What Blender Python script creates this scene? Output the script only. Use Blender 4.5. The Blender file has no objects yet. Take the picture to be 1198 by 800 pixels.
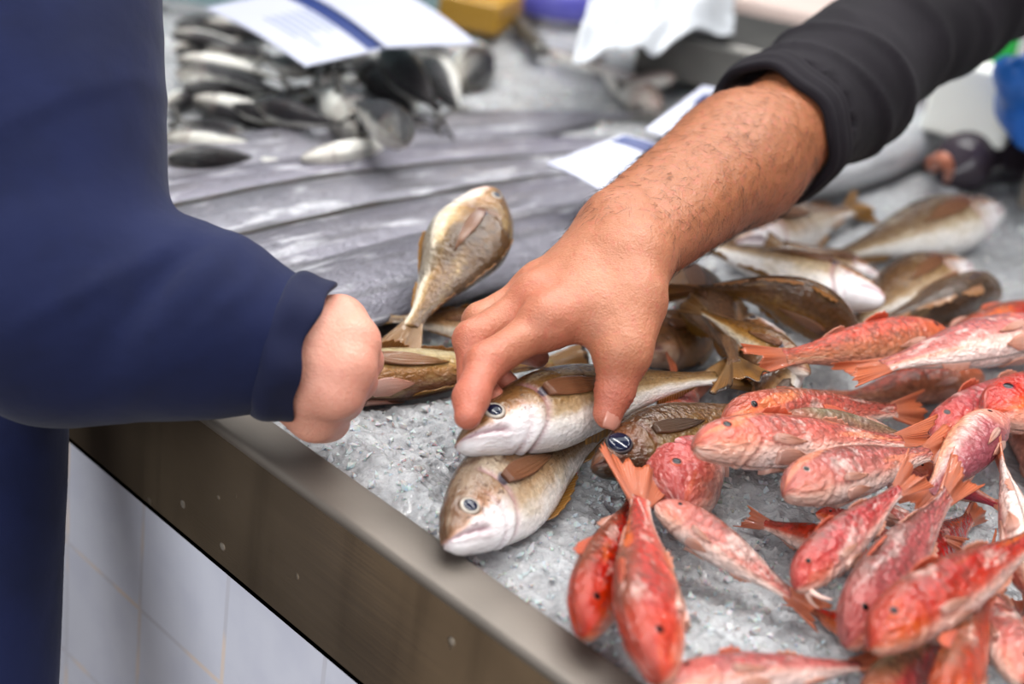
import bpy, math, random
import numpy as np
from mathutils import Vector

rng = np.random.default_rng(7)
random.seed(7)
C = bpy.context.scene.collection

# ------------------------------------------------------------------ camera
F_PX, CX, CY = 1664.0, 599.0, 400.0
ICE_Z = 0.86                       # level of the ice bed above the floor
CAM_H = 0.36                       # camera above the ice
RW = np.array([[0.70204444, 0.39191155, -0.59459141],
               [0.69787726, -0.21239695, 0.68399917],
               [0.14177777, -0.89514963, -0.42261826]])   # camera (right, down, forward) -> world
CAM = np.array([0.0, -0.380, ICE_Z + CAM_H])

def ray(px, py):
    return RW @ np.array([(px - CX) / F_PX, (py - CY) / F_PX, 1.0])

def onz(px, py, z):
    """point where the sight line through a measured pixel meets height z above the ice"""
    d = ray(px, py)
    return CAM + d * ((z + ICE_Z - CAM[2]) / d[2])

def ony(px, py, y):
    d = ray(px, py)
    return CAM + d * ((y - CAM[1]) / d[1])

def atd(px, py, depth):
    return CAM + ray(px, py) * depth

# ------------------------------------------------------------------ tagging
def tag(o, label, cat, group=None, kind=None):
    o['label'] = label
    o['category'] = cat
    if group:
        o['group'] = group
    if kind:
        o['kind'] = kind
    return o

def empty(name, loc):
    o = bpy.data.objects.new(name, None)
    o.empty_display_size = 0.02
    o.location = Vector([float(v) for v in loc])
    C.objects.link(o)
    return o

def mesh_obj(name, verts, faces, mats, parent=None, origin=None, attrs=None, uv=None, smooth=True, mat_idx=None):
    """faces: (n,4) / (n,3) int array, or list of arrays of both; verts in world space"""
    verts = np.asarray(verts, dtype=np.float64)
    if origin is None:
        if parent is not None:
            origin = np.array(parent.location) if parent.parent is None else np.array(parent.location) + np.array(parent.parent.location)
        else:
            origin = np.array([verts[:, 0].mean(), verts[:, 1].mean(), verts[:, 2].min()])
    origin = np.asarray(origin, float)
    if not isinstance(faces, (list, tuple)):
        faces = [faces]
    faces = [np.asarray(f, dtype=np.int32) for f in faces if len(f)]
    me = bpy.data.meshes.new(name)
    nl = sum(f.size for f in faces)
    nf = sum(len(f) for f in faces)
    me.vertices.add(len(verts))
    me.vertices.foreach_set('co', (verts - origin).astype(np.float32).ravel())
    me.loops.add(nl)
    me.polygons.add(nf)
    me.loops.foreach_set('vertex_index', np.concatenate([f.ravel() for f in faces]))
    tot = np.concatenate([np.full(len(f), f.shape[1], np.int32) for f in faces])
    start = np.concatenate([[0], np.cumsum(tot)[:-1]]).astype(np.int32)
    me.polygons.foreach_set('loop_start', start)
    me.polygons.foreach_set('loop_total', tot)
    me.polygons.foreach_set('use_smooth', np.full(nf, bool(smooth)))
    if mat_idx is not None:
        me.polygons.foreach_set('material_index', np.asarray(mat_idx, np.int32))
    me.update(calc_edges=True)
    for k, v in (attrs or {}).items():
        a = me.attributes.new(k, 'FLOAT', 'POINT')
        a.data.foreach_set('value', np.asarray(v, np.float32).ravel())
    if uv is not None:
        a = me.attributes.new('fuv', 'FLOAT_VECTOR', 'POINT')
        u3 = np.zeros((len(verts), 3), np.float32)
        u3[:, :uv.shape[1]] = uv
        a.data.foreach_set('vector', u3.ravel())
    me.validate(clean_customdata=False)
    o = bpy.data.objects.new(name, me)
    for m in (mats if isinstance(mats, (list, tuple)) else [mats]):
        me.materials.append(m)
    if parent is not None:
        o.parent = parent
        o.location = (0, 0, 0)
    else:
        o.location = Vector([float(v) for v in origin])
    C.objects.link(o)
    return o

def box_mesh(lo, hi):
    lo, hi = np.array(lo, float), np.array(hi, float)
    v = np.array([[(lo, hi)[i][0], (lo, hi)[j][1], (lo, hi)[k][2]] for i in (0, 1) for j in (0, 1) for k in (0, 1)])
    f = np.array([[0, 1, 3, 2], [4, 6, 7, 5], [0, 4, 5, 1], [2, 3, 7, 6], [0, 2, 6, 4], [1, 5, 7, 3]])
    return v, f

def join(parts):
    vs, fs, n = [], [], 0
    for v, f in parts:
        vs.append(np.asarray(v, float))
        for ff in (f if isinstance(f, (list, tuple)) else [f]):
            fs.append(np.asarray(ff) + n)
        n += len(v)
    return np.concatenate(vs), fs

def bevel(o, w, seg=2):
    m = o.modifiers.new('bevel', 'BEVEL')
    m.width = w
    m.segments = seg
    m.limit_method = 'ANGLE'
    return o

def tube_mesh(pts, rad, n=10, cap=True, squash=None):
    pts = np.asarray(pts, float)
    rad = np.broadcast_to(np.asarray(rad, float), (len(pts),))
    t = np.gradient(pts, axis=0)
    t /= np.linalg.norm(t, axis=1)[:, None] + 1e-12
    ref = np.array([0.0, 0, 1.0]) if abs(t[0][2]) < 0.9 else np.array([1.0, 0, 0])
    u = np.cross(t, ref)
    u /= np.linalg.norm(u, axis=1)[:, None]
    w = np.cross(u, t)
    a = np.linspace(0, 2 * np.pi, n, endpoint=False)
    sq = 1.0 if squash is None else squash
    v = pts[:, None] + rad[:, None, None] * (np.cos(a)[None, :, None] * u[:, None] + sq * np.sin(a)[None, :, None] * w[:, None])
    m = len(pts)
    v = v.reshape(-1, 3)
    i, j = np.meshgrid(np.arange(m - 1), np.arange(n), indexing='ij')
    q = np.stack([i * n + j, i * n + (j + 1) % n, (i + 1) * n + (j + 1) % n, (i + 1) * n + j], -1).reshape(-1, 4)
    fs = [q]
    if cap:
        v = np.concatenate([v, pts[:1], pts[-1:]])
        k = np.arange(n)
        fs.append(np.stack([np.full(n, m * n), (k + 1) % n, k], -1))
        fs.append(np.stack([np.full(n, m * n + 1), (m - 1) * n + k, (m - 1) * n + (k + 1) % n], -1))
    return v, fs

def smoothstep(a, b, x):
    t = np.clip((x - a) / (b - a), 0, 1)
    return t * t * (3 - 2 * t)

# cheap smooth value noise on numpy arrays
def vnoise(p, seed=0):
    p = np.asarray(p, float)
    i = np.floor(p).astype(np.int64)
    f = p - i
    f = f * f * (3 - 2 * f)
    out = 0
    D = p.shape[-1]
    for c in range(2 ** D):
        off = np.array([(c >> k) & 1 for k in range(D)])
        q = i + off
        h = np.zeros(q.shape[:-1], np.int64) + seed * 374761393
        for k, pr in zip(range(D), (73856093, 19349663, 83492791)):
            h = h ^ (q[..., k] * pr)
        h = (h ^ (h >> 13)) * 1274126177
        h = h ^ (h >> 16)
        val = (h & 0xFFFF) / 65535.0
        w = np.prod(np.where(off == 1, f, 1 - f), axis=-1)
        out = out + val * w
    return out * 2 - 1

# ------------------------------------------------------------------ materials
def srgb(r, g, b):
    def l(c):
        c /= 255.0
        return c / 12.92 if c <= 0.04045 else ((c + 0.055) / 1.055) ** 2.4
    return (l(r), l(g), l(b), 1.0)

class NM:
    """small node-material builder"""
    def __init__(self, name):
        self.m = bpy.data.materials.new(name)
        self.m.use_nodes = True
        self.t = self.m.node_tree
        self.n = self.t.nodes
        self.b = self.n['Principled BSDF']
        self.out = self.n['Material Output']
    def node(self, typ, **kw):
        nd = self.n.new(typ)
        for k, v in kw.items():
            setattr(nd, k, v)
        return nd
    def link(self, a, b):
        self.t.links.new(a, b)
    def set(self, **kw):
        for k, v in kw.items():
            s = self.b.inputs[k.replace('_', ' ')]
            if hasattr(v, 'is_output'):
                self.link(v, s)
            else:
                s.default_value = v
        return self
    def put(self, sock, v):
        if hasattr(v, 'is_output'):
            self.link(v, sock)
        else:
            sock.default_value = v
    def attr(self, name, vec=False):
        nd = self.node('ShaderNodeAttribute', attribute_name=name)
        return nd.outputs['Vector' if vec else 'Fac']
    def math(self, op, a, b=0.0, c=0.0, clamp=False):
        nd = self.node('ShaderNodeMath', operation=op, use_clamp=clamp)
        self.put(nd.inputs[0], a); self.put(nd.inputs[1], b); self.put(nd.inputs[2], c)
        return nd.outputs[0]
    def ramp(self, fac, stops, interp='LINEAR'):
        nd = self.node('ShaderNodeValToRGB')
        cr = nd.color_ramp
        cr.interpolation = interp
        while len(cr.elements) < len(stops):
            cr.elements.new(0.5)
        for e, (p, c) in zip(cr.elements, stops):
            e.position = p
            e.color = c if len(c) == 4 else (*c, 1)
        self.put(nd.inputs[0], fac)
        return nd.outputs[0]
    def step(self, fac, a, b):
        nd = self.node('ShaderNodeMapRange', interpolation_type='SMOOTHSTEP')
        self.put(nd.inputs['Value'], fac)
        nd.inputs['From Min'].default_value = a
        nd.inputs['From Max'].default_value = b
        return nd.outputs[0]
    def mix(self, fac, a, b, blend='MIX'):
        nd = self.node('ShaderNodeMix', data_type='RGBA', blend_type=blend)
        self.put(nd.inputs[0], fac)
        self.put(nd.inputs[6], a); self.put(nd.inputs[7], b)
        return nd.outputs[2]
    def noise(self, vec, scale, detail=3, rough=0.55, dist=0.0):
        nd = self.node('ShaderNodeTexNoise')
        if vec is not None:
            self.link(vec, nd.inputs['Vector'])
        nd.inputs['Scale'].default_value = scale
        nd.inputs['Detail'].default_value = detail
        nd.inputs['Roughness'].default_value = rough
        nd.inputs['Distortion'].default_value = dist
        return nd.outputs['Fac']
    def voronoi(self, vec, scale, feature='F1', out='Distance'):
        nd = self.node('ShaderNodeTexVoronoi', feature=feature)
        if vec is not None:
            self.link(vec, nd.inputs['Vector'])
        nd.inputs['Scale'].default_value = scale
        return nd.outputs[out]
    def scale(self, vec, s, loc=None):
        nd = self.node('ShaderNodeMapping')
        self.link(vec, nd.inputs['Vector'])
        nd.inputs['Scale'].default_value = s
        if loc is not None:
            self.put(nd.inputs['Location'], loc)
        return nd.outputs[0]
    def obj(self):
        return self.node('ShaderNodeTexCoord').outputs['Object']
    def geo(self):
        return self.node('ShaderNodeNewGeometry').outputs['Position']
    def rand(self):
        return self.node('ShaderNodeObjectInfo').outputs['Random']
    def bump(self, h, strength=0.5, dist=0.001, prev=None):
        nd = self.node('ShaderNodeBump')
        nd.inputs['Strength'].default_value = strength
        nd.inputs['Distance'].default_value = dist
        self.link(h, nd.inputs['Height'])
        if prev is not None:
            self.link(prev, nd.inputs['Normal'])
        return nd.outputs[0]

def plain(name, col, rough=0.5, **kw):
    k = NM(name)
    k.set(Base_Color=col, Roughness=rough, **kw)
    return k.m
TILE_W, TILE_OX = 0.0824, 0.5893 - 0.0824 * 4
TILE_H, TILE_OZ = 0.0850, -0.6950
FRONT_Y, INNER_Y = -0.0060, 0.0186
RIM_Z = ICE_Z + 0.004
# ------------------------------------------------------------------ fish skins
def fish_skin(name, ramp, head, head_mix, scale_sz, scale_str, patch=None, spots=None, rough=0.26,
              gill=(150, 60, 60), mouth=(150, 80, 85), metallic=0.0, headlen=0.25, streak=None, line=None, sss=0.03, spot=False, coat=0.32, hnoise=0.8, relief=1.0):
    k = NM(name)
    d, s, gm, mm = k.attr('fd'), k.attr('fs'), k.attr('fg'), k.attr('fm')
    uv = k.attr('fuv', True)
    r = k.rand()
    sh = k.node('ShaderNodeCombineXYZ')
    k.link(k.math('MULTIPLY', r, 37.0), sh.inputs[0]); k.link(k.math('MULTIPLY', r, 91.0), sh.inputs[1])
    va = k.node('ShaderNodeVectorMath', operation='ADD')
    k.link(uv, va.inputs[0]); k.link(sh.outputs[0], va.inputs[1])
    uvr = va.outputs[0]
    n1 = k.noise(uvr, 70, 4, 0.6)
    n2 = k.noise(k.scale(uvr, (0.35, 1, 1)), 160, 4, 0.65)
    dd = k.math('ADD', d, k.math('MULTIPLY', k.math('SUBTRACT', n1, 0.5), 0.55))
    fac = k.math('MULTIPLY_ADD', dd, 0.5, 0.5, clamp=True)
    col = k.ramp(fac, [(p, srgb(*c)) for p, c in ramp])
    onbody = k.step(s, headlen - 0.02, headlen + 0.05)
    hm = k.math('MULTIPLY', k.math('SUBTRACT', 1.0, k.step(s, headlen - 0.09, headlen + 0.04)), head_mix)
    hn = k.noise(uvr, 130, 4, 0.6)
    hfac = k.math('MULTIPLY_ADD', k.math('ADD', d, k.math('MULTIPLY', k.math('SUBTRACT', hn, 0.5), hnoise)), 0.5, 0.5, clamp=True)
    hcol = k.ramp(hfac, [(p, srgb(*c)) for p, c in head])
    col = k.mix(hm, col, hcol)
    if patch:
        pc, lo, hi, amt, sc = patch
        pn = k.noise(k.scale(uvr, (0.55, 1, 1)), sc, 5, 0.62, 0.4)
        col = k.mix(k.math('MULTIPLY', k.math('MULTIPLY', k.step(pn, lo, hi), amt), k.math('MULTIPLY_ADD', onbody, 0.6, 0.4)), col, srgb(*pc))
    if streak:
        pc, lo, hi, amt, sc = streak
        pn = k.noise(k.scale(uvr, (0.25, 1, 1)), sc, 3, 0.5)
        col = k.mix(k.math('MULTIPLY', k.step(pn, lo, hi), amt), col, srgb(*pc))
    # scales
    vec = k.scale(uv, (1, 1, 1))
    vd = k.voronoi(vec, 1.0 / scale_sz)
    edge = k.math('MULTIPLY', k.step(vd, 0.35, 0.75), k.math('MULTIPLY', onbody, k.math('MULTIPLY_ADD', k.step(d, -0.35, 0.25), 0.75, 0.25)))
    col = k.mix(k.math('MULTIPLY', edge, scale_str), col, (0.10, 0.05, 0.035, 1), 'MIX')
    vc = k.node('ShaderNodeTexVoronoi'); vc.inputs['Scale'].default_value = 1.0 / scale_sz
    k.link(vec, vc.inputs['Vector'])
    hv = k.node('ShaderNodeHueSaturation')
    sep = k.node('ShaderNodeSeparateColor'); k.link(vc.outputs['Color'], sep.inputs[0])
    k.link(k.math('MULTIPLY_ADD', sep.outputs[0], scale_str * 0.9, 1.0 - scale_str * 0.45), hv.inputs['Value'])
    k.link(col, hv.inputs['Color'])
    col = k.mix(onbody, col, hv.outputs[0])
    if spots:
        sc_, lo, hi, amt, pc = spots
        sn = k.noise(uvr, sc_, 3, 0.7)
        col = k.mix(k.math('MULTIPLY', k.math('MULTIPLY', k.step(sn, lo, hi), amt), k.step(d, -0.5, 0.1)), col, srgb(*pc))
    if line:
        # lateral line
        ll = k.math('ABSOLUTE', k.math('SUBTRACT', d, 0.22))
        lm = k.math('MULTIPLY', k.math('SUBTRACT', 1.0, k.step(ll, 0.012, 0.05)), onbody)
        col = k.mix(k.math('MULTIPLY', lm, 0.55), col, srgb(*line))
    col = k.mix(k.math('MULTIPLY', gm, 0.55), col, srgb(*gill))
    col = k.mix(k.math('MULTIPLY', mm, 0.8), col, srgb(*mouth))
    if spot:
        e1 = k.math('DIVIDE', k.math('SUBTRACT', s, 0.275), 0.026); e2 = k.math('DIVIDE', k.math('SUBTRACT', d, 0.24), 0.15)
        rr = k.math('ADD', k.math('POWER', k.math('ABSOLUTE', e1), 2.0), k.math('POWER', k.math('ABSOLUTE', e2), 2.0))
        col = k.mix(k.math('MULTIPLY', k.math('SUBTRACT', 1.0, k.step(rr, 0.35, 1.1)), 0.9), col, srgb(44, 40, 58))
    # per-fish tint
    hs = k.node('ShaderNodeHueSaturation')
    k.link(k.math('MULTIPLY_ADD', r, 0.014, 0.494), hs.inputs['Hue'])
    k.link(k.math('MULTIPLY_ADD', k.math('FRACT', k.math('MULTIPLY', r, 13.7)), 0.3, 0.85), hs.inputs['Saturation'])
    k.link(k.math('MULTIPLY_ADD', k.math('FRACT', k.math('MULTIPLY', r, 7.3)), 0.3, 0.85), hs.inputs['Value'])
    k.link(col, hs.inputs['Color'])
    col = hs.outputs[0]
    # wet relief
    b1 = k.bump(vd, 0.55 * relief, scale_sz * 0.30)
    b2 = k.bump(k.noise(uvr, 300, 3, 0.55), 0.7 * relief, 0.0022, b1)
    b2 = k.bump(k.noise(uvr, 70, 2, 0.5), 0.6 * relief, 0.004, b2)
    k.set(Base_Color=col, Roughness=k.math('MULTIPLY_ADD', n2, 0.2, rough - 0.14), Metallic=metallic, Normal=b2,
          Coat_Weight=coat, Coat_Roughness=0.05, Specular_IOR_Level=0.28, Subsurface_Weight=sss, Subsurface_Scale=0.004)
    k.b.inputs['Subsurface Radius'].default_value = (1.0, 0.5, 0.35)
    k.link(b2, k.b.inputs['Coat Normal'])
    return k.m

M = {}
M['mullet'] = fish_skin('mullet_skin',
    [(0.0, (226, 200, 192)), (0.2, (216, 166, 152)), (0.34, (190, 92, 80)), (0.55, (176, 58, 50)), (0.8, (158, 48, 43)), (1.0, (116, 62, 46))],
    [(0.0, (208, 154, 132)), (0.3, (200, 100, 66)), (0.6, (186, 62, 42)), (1.0, (158, 54, 40))], 0.75, 0.0032, 0.42,
    patch=((210, 172, 162), 0.55, 0.63, 0.7, 75), streak=((224, 108, 46), 0.56, 0.66, 0.55, 70), gill=(140, 40, 36), mouth=(176, 92, 88), hnoise=1.7, coat=0.5, relief=1.15)
M['mullet_brown'] = fish_skin('mullet_brown_skin',
    [(0.0, (196, 130, 112)), (0.25, (158, 92, 66)), (0.5, (162, 84, 62)), (0.72, (186, 70, 62)), (1.0, (176, 66, 58))],
    [(0.0, (200, 140, 120)), (0.4, (196, 96, 66)), (1.0, (170, 74, 52))], 0.8, 0.0034, 0.55,
    patch=((196, 170, 140), 0.58, 0.7, 0.35, 70), gill=(120, 50, 44), mouth=(160, 80, 80))
M['mullet_olive'] = fish_skin('mullet_olive_skin',
    [(0.0, (226, 196, 186)), (0.3, (208, 112, 104)), (0.6, (196, 78, 72)), (0.8, (160, 110, 80)), (1.0, (118, 106, 74))],
    [(0.0, (220, 170, 150)), (0.4, (214, 116, 76)), (1.0, (150, 84, 58))], 0.8, 0.0032, 0.4,
    patch=((216, 186, 176), 0.57, 0.7, 0.5, 50), gill=(150, 60, 58), mouth=(170, 92, 90))
M['mullet_dark'] = fish_skin('mullet_purple_skin',
    [(0.0, (120, 40, 58)), (0.3, (136, 48, 62)), (0.62, (160, 62, 70)), (0.8, (206, 150, 142)), (1.0, (214, 130, 84))],
    [(0.0, (206, 120, 120)), (0.4, (210, 130, 110)), (1.0, (208, 120, 80))], 0.7, 0.0032, 0.25, gill=(150, 50, 58), mouth=(160, 80, 86))
M['pouting'] = fish_skin('pouting_skin',
    [(0.0, (238, 234, 232)), (0.20, (228, 220, 212)), (0.31, (182, 158, 130)), (0.42, (146, 117, 86)), (0.7, (112, 83, 56)), (1.0, (74, 52, 37))],
    [(0.0, (246, 243, 245)), (0.44, (240, 232, 234)), (0.54, (192, 154, 132)), (0.64, (130, 92, 66)), (1.0, (84, 60, 42))], 0.9, 0.0022, 0.3,
    patch=((200, 184, 160), 0.52, 0.66, 0.6, 42), spots=(230, 0.55, 0.64, 0.75, (74, 50, 36)), gill=(176, 130, 140), mouth=(150, 100, 112), rough=0.3, spot=True, relief=.45)
M['pouting_gold'] = fish_skin('pouting_gold_skin',
    [(0.0, (112, 78, 66)), (0.16, (128, 84, 52)), (0.35, (160, 112, 62)), (0.55, (186, 152, 96)), (0.75, (190, 172, 132)), (1.0, (150, 126, 92))],
    [(0.0, (150, 110, 80)), (0.5, (150, 106, 64)), (1.0, (110, 80, 54))], 0.6, 0.0022, 0.2,
    patch=((214, 190, 138), 0.56, 0.7, 0.5, 45), line=(110, 84, 50), gill=(110, 70, 50), mouth=(120, 80, 70), rough=0.24)
M['pouting_brown'] = fish_skin('pouting_brown_skin',
    [(0.0, (226, 214, 200)), (0.22, (212, 196, 172)), (0.34, (164, 126, 84)), (0.5, (128, 88, 50)), (0.7, (104, 70, 40)), (1.0, (74, 50, 32))],
    [(0.0, (226, 214, 208)), (0.4, (196, 160, 136)), (0.65, (138, 100, 70)), (1.0, (96, 70, 50))], 0.85, 0.0022, 0.3,
    patch=((190, 160, 116), 0.54, 0.66, 0.6, 50), streak=((66, 46, 30), 0.54, 0.66, 0.6, 60), spots=(220, 0.57, 0.68, 0.5, (66, 46, 34)), gill=(120, 76, 60), mouth=(150, 96, 96), spot=True, relief=.7)
M['pouting_gap'] = fish_skin('pouting_umber_skin',
    [(0.0, (150, 118, 84)), (0.25, (128, 92, 56)), (0.5, (112, 78, 44)), (0.8, (88, 60, 36)), (1.0, (62, 44, 30))],
    [(0.0, (200, 176, 156)), (0.35, (160, 118, 86)), (0.6, (120, 84, 56)), (1.0, (80, 56, 40))], 0.85, 0.0022, 0.3,
    patch=((164, 132, 90), 0.55, 0.68, 0.5, 50), streak=((66, 46, 30), 0.54, 0.66, 0.6, 60), gill=(110, 70, 54), mouth=(140, 90, 88), relief=.7)
M['pouting_mottled'] = fish_skin('pouting_mottled_skin',
    [(0.0, (236, 226, 212)), (0.22, (228, 212, 188)), (0.33, (176, 138, 94)), (0.45, (126, 88, 50)), (0.7, (100, 68, 38)), (1.0, (70, 48, 30))],
    [(0.0, (240, 230, 226)), (0.34, (230, 214, 204)), (0.48, (176, 136, 104)), (0.65, (128, 90, 60)), (1.0, (90, 62, 42))], 0.85, 0.0022, 0.3,
    patch=((190, 158, 110), 0.56, 0.68, 0.5, 46), streak=((60, 42, 28), 0.53, 0.63, 0.75, 55), spots=(160, 0.56, 0.66, 0.6, (58, 40, 28)), gill=(120, 76, 60), mouth=(190, 120, 120), spot=True, relief=.7)
M['pouting_dark'] = fish_skin('pouting_dark_skin',
    [(0.0, (96, 78, 50)), (0.3, (112, 88, 50)), (0.55, (108, 78, 46)), (1.0, (66, 46, 30))],
    [(0.0, (34, 24, 17)), (0.35, (72, 48, 34)), (0.7, (120, 78, 56)), (1.0, (92, 62, 42))], 0.9, 0.0022, 0.35,
    patch=((150, 132, 96), 0.58, 0.7, 0.5, 60), gill=(96, 48, 40), mouth=(90, 56, 50), rough=0.22, coat=.5)
M['mackerel'] = fish_skin('mackerel_skin',
    [(0.0, (232, 230, 222)), (0.38, (226, 224, 216)), (0.48, (150, 150, 146)), (0.56, (50, 50, 54)), (1.0, (24, 25, 29))],
    [(0.0, (206, 200, 190)), (0.45, (160, 156, 148)), (1.0, (50, 50, 52))], 0.7, 0.0018, 0.15,
    spots=(150, 0.55, 0.65, 0.6, (30, 32, 36)), gill=(120, 84, 84), mouth=(110, 90, 90), rough=0.4, coat=0.15)
M['scabbard'] = fish_skin('scabbard_skin',
    [(0.0, (112, 110, 120)), (0.3, (142, 140, 150)), (0.55, (130, 128, 138)), (0.8, (106, 104, 114)), (1.0, (90, 90, 98))],
    [(0.0, (170, 170, 180)), (1.0, (90, 90, 100))], 0.6, 0.004, 0.08,
    patch=((214, 214, 220), 0.52, 0.66, 0.7, 30), streak=((98, 96, 102), 0.52, 0.66, 0.75, 42), gill=(110, 100, 104), mouth=(90, 80, 84), metallic=0.25, rough=0.34, headlen=0.1)
M['silver'] = fish_skin('silver_skin',
    [(0.0, (220, 222, 224)), (0.4, (206, 208, 212)), (0.6, (170, 172, 178)), (1.0, (110, 112, 120))],
    [(0.0, (200, 200, 200)), (0.5, (130, 128, 130)), (1.0, (60, 58, 64))], 0.8, 0.004, 0.12,
    patch=((236, 238, 240), 0.54, 0.66, 0.7, 26), streak=((120, 118, 124), 0.56, 0.68, 0.5, 34), gill=(110, 90, 90), mouth=(90, 80, 84), rough=0.26)
M['squid'] = fish_skin('squid_skin',
    [(0.0, (222, 220, 214)), (0.45, (206, 200, 194)), (0.7, (150, 136, 130)), (1.0, (112, 98, 92))],
    [(0.0, (214, 200, 190)), (1.0, (130, 112, 106))], 0.6, 0.004, 0.05,
    patch=((208, 176, 160), 0.56, 0.7, 0.6, 30), rough=0.3)
M['monkfish'] = fish_skin('monkfish_skin',
    [(0.0, (80, 74, 84)), (0.4, (44, 42, 56)), (1.0, (24, 24, 34))],
    [(0.0, (90, 74, 80)), (1.0, (26, 26, 36))], 0.6, 0.005, 0.1, rough=0.25)

def fin_mat(name, base, tip, edge=None, trans=0.35, ray_dark=0.25):
    k = NM(name)
    u, v = k.attr('fu'), k.attr('fv')
    n = k.noise(k.obj(), 180, 3)
    vv = k.math('ADD', v, k.math('MULTIPLY', k.math('SUBTRACT', n, 0.5), 0.5))
    stops = [(0.0, srgb(*base)), (0.75, srgb(*tip))]
    if edge:
        stops += [(0.93, srgb(*tip)), (0.98, srgb(*edge))]
    col = k.ramp(vv, stops)
    rays = k.math('MULTIPLY_ADD', k.math('SINE', k.math('MULTIPLY', u, 95.0)), 0.5, 0.5)
    col = k.mix(k.math('MULTIPLY', rays, ray_dark), col, (0.08, 0.03, 0.015, 1))
    b = k.bump(rays, 0.6, 0.0006)
    b = k.bump(n, 0.3, 0.0015, b)
    k.set(Base_Color=col, Roughness=0.28, Normal=b, Coat_Weight=0.5, Coat_Roughness=0.12)
    tr = k.node('ShaderNodeBsdfTranslucent')
    k.link(col, tr.inputs['Color'])
    mx = k.node('ShaderNodeMixShader')
    mx.inputs[0].default_value = trans
    k.link(k.b.outputs[0], mx.inputs[1]); k.link(tr.outputs[0], mx.inputs[2])
    k.link(mx.outputs[0], k.out.inputs['Surface'])
    return k.m

M['fin_orange'] = fin_mat('orange_fin', (224, 136, 106), (220, 120, 78), ray_dark=.2)
M['fin_red'] = fin_mat('red_fin', (216, 100, 80), (232, 120, 86), ray_dark=.12)
M['fin_pale'] = fin_mat('pale_pink_fin', (236, 190, 174), (232, 166, 140), ray_dark=.1)
M['fin_brown'] = fin_mat('brown_fin', (146, 96, 58), (150, 98, 40), trans=0.2)
M['fin_brown_edge'] = fin_mat('brown_edged_fin', (158, 120, 74), (150, 104, 50), (46, 34, 26), trans=0.15)
M['fin_ochre'] = fin_mat('ochre_fin', (150, 108, 50), (166, 116, 44), trans=0.25)
M['fin_dark'] = fin_mat('dark_fin', (84, 60, 40), (70, 48, 30), trans=0.1)
M['fin_rust'] = fin_mat('rust_fin', (128, 82, 56), (146, 98, 64), trans=0.12)
M['fin_grey'] = fin_mat('grey_fin', (120, 118, 110), (90, 90, 88), trans=0.2)

def eye_mat(name, inner, outer):
    k = NM(name)
    col = k.ramp(k.attr('fr'), [(0.0, srgb(*inner)), (0.7, srgb(*inner)), (0.95, srgb(*outer))])
    k.set(Base_Color=col, Roughness=0.25, Coat_Weight=0.15, Coat_Roughness=0.05, Specular_IOR_Level=0.3)
    return k.m
M['iris_silver'] = eye_mat('silver_iris', (182, 174, 162), (104, 76, 58))
M['iris_blue'] = eye_mat('blue_grey_iris', (104, 104, 112), (50, 42, 38))
M['iris_red'] = eye_mat('red_iris', (120, 44, 36), (206, 96, 70))
M['iris_blood'] = eye_mat('blood_red_iris', (140, 8, 20), (120, 12, 20))
M['pupil'] = plain('pupil_black', srgb(14, 8, 10), 0.12, Specular_IOR_Level=0.2)
M['pupil_blue'] = plain('pupil_deep_blue', srgb(12, 18, 42), 0.07, Specular_IOR_Level=0.35)
M['barbel'] = plain('barbel_pink', srgb(226, 186, 172), 0.3, Subsurface_Weight=0.1, Subsurface_Scale=0.003)

# ------------------------------------------------------------------ ice
def ice_mat():
    k = NM('crushed_ice')
    p = k.geo()
    n = k.noise(p, 90, 5, 0.7)
    v = k.voronoi(p, 260)
    v2 = k.voronoi(p, 700)
    big = k.noise(p, 14, 3, 0.5)
    col = k.ramp(n, [(0.25, srgb(150, 151, 153)), (0.5, srgb(174, 175, 177)), (0.75, srgb(204, 205, 207))])
    col = k.mix(k.math('MULTIPLY', k.step(big, 0.5, 0.75), 0.25), col, srgb(146, 146, 149))
    b = k.bump(v, 0.7, 0.0016)
    b = k.bump(v2, 0.5, 0.0006, b)
    b = k.bump(n, 0.5, 0.004, b)
    k.set(Base_Color=col, Roughness=0.22, Normal=b, IOR=1.31, Subsurface_Weight=0.35, Subsurface_Scale=0.006,
          Transmission_Weight=0.12, Coat_Weight=0.3, Coat_Roughness=0.08)
    k.b.inputs['Subsurface Radius'].default_value = (0.8, 0.95, 1.0)
    return k.m
M['ice'] = ice_mat()
def chip_mat():
    k = NM('ice_chip')
    k.set(Base_Color=srgb(204, 205, 207), Roughness=0.14, IOR=1.31, Transmission_Weight=0.12, Subsurface_Weight=0.5, Subsurface_Scale=0.006)
    return k.m
M['ice_chip'] = chip_mat()

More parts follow.
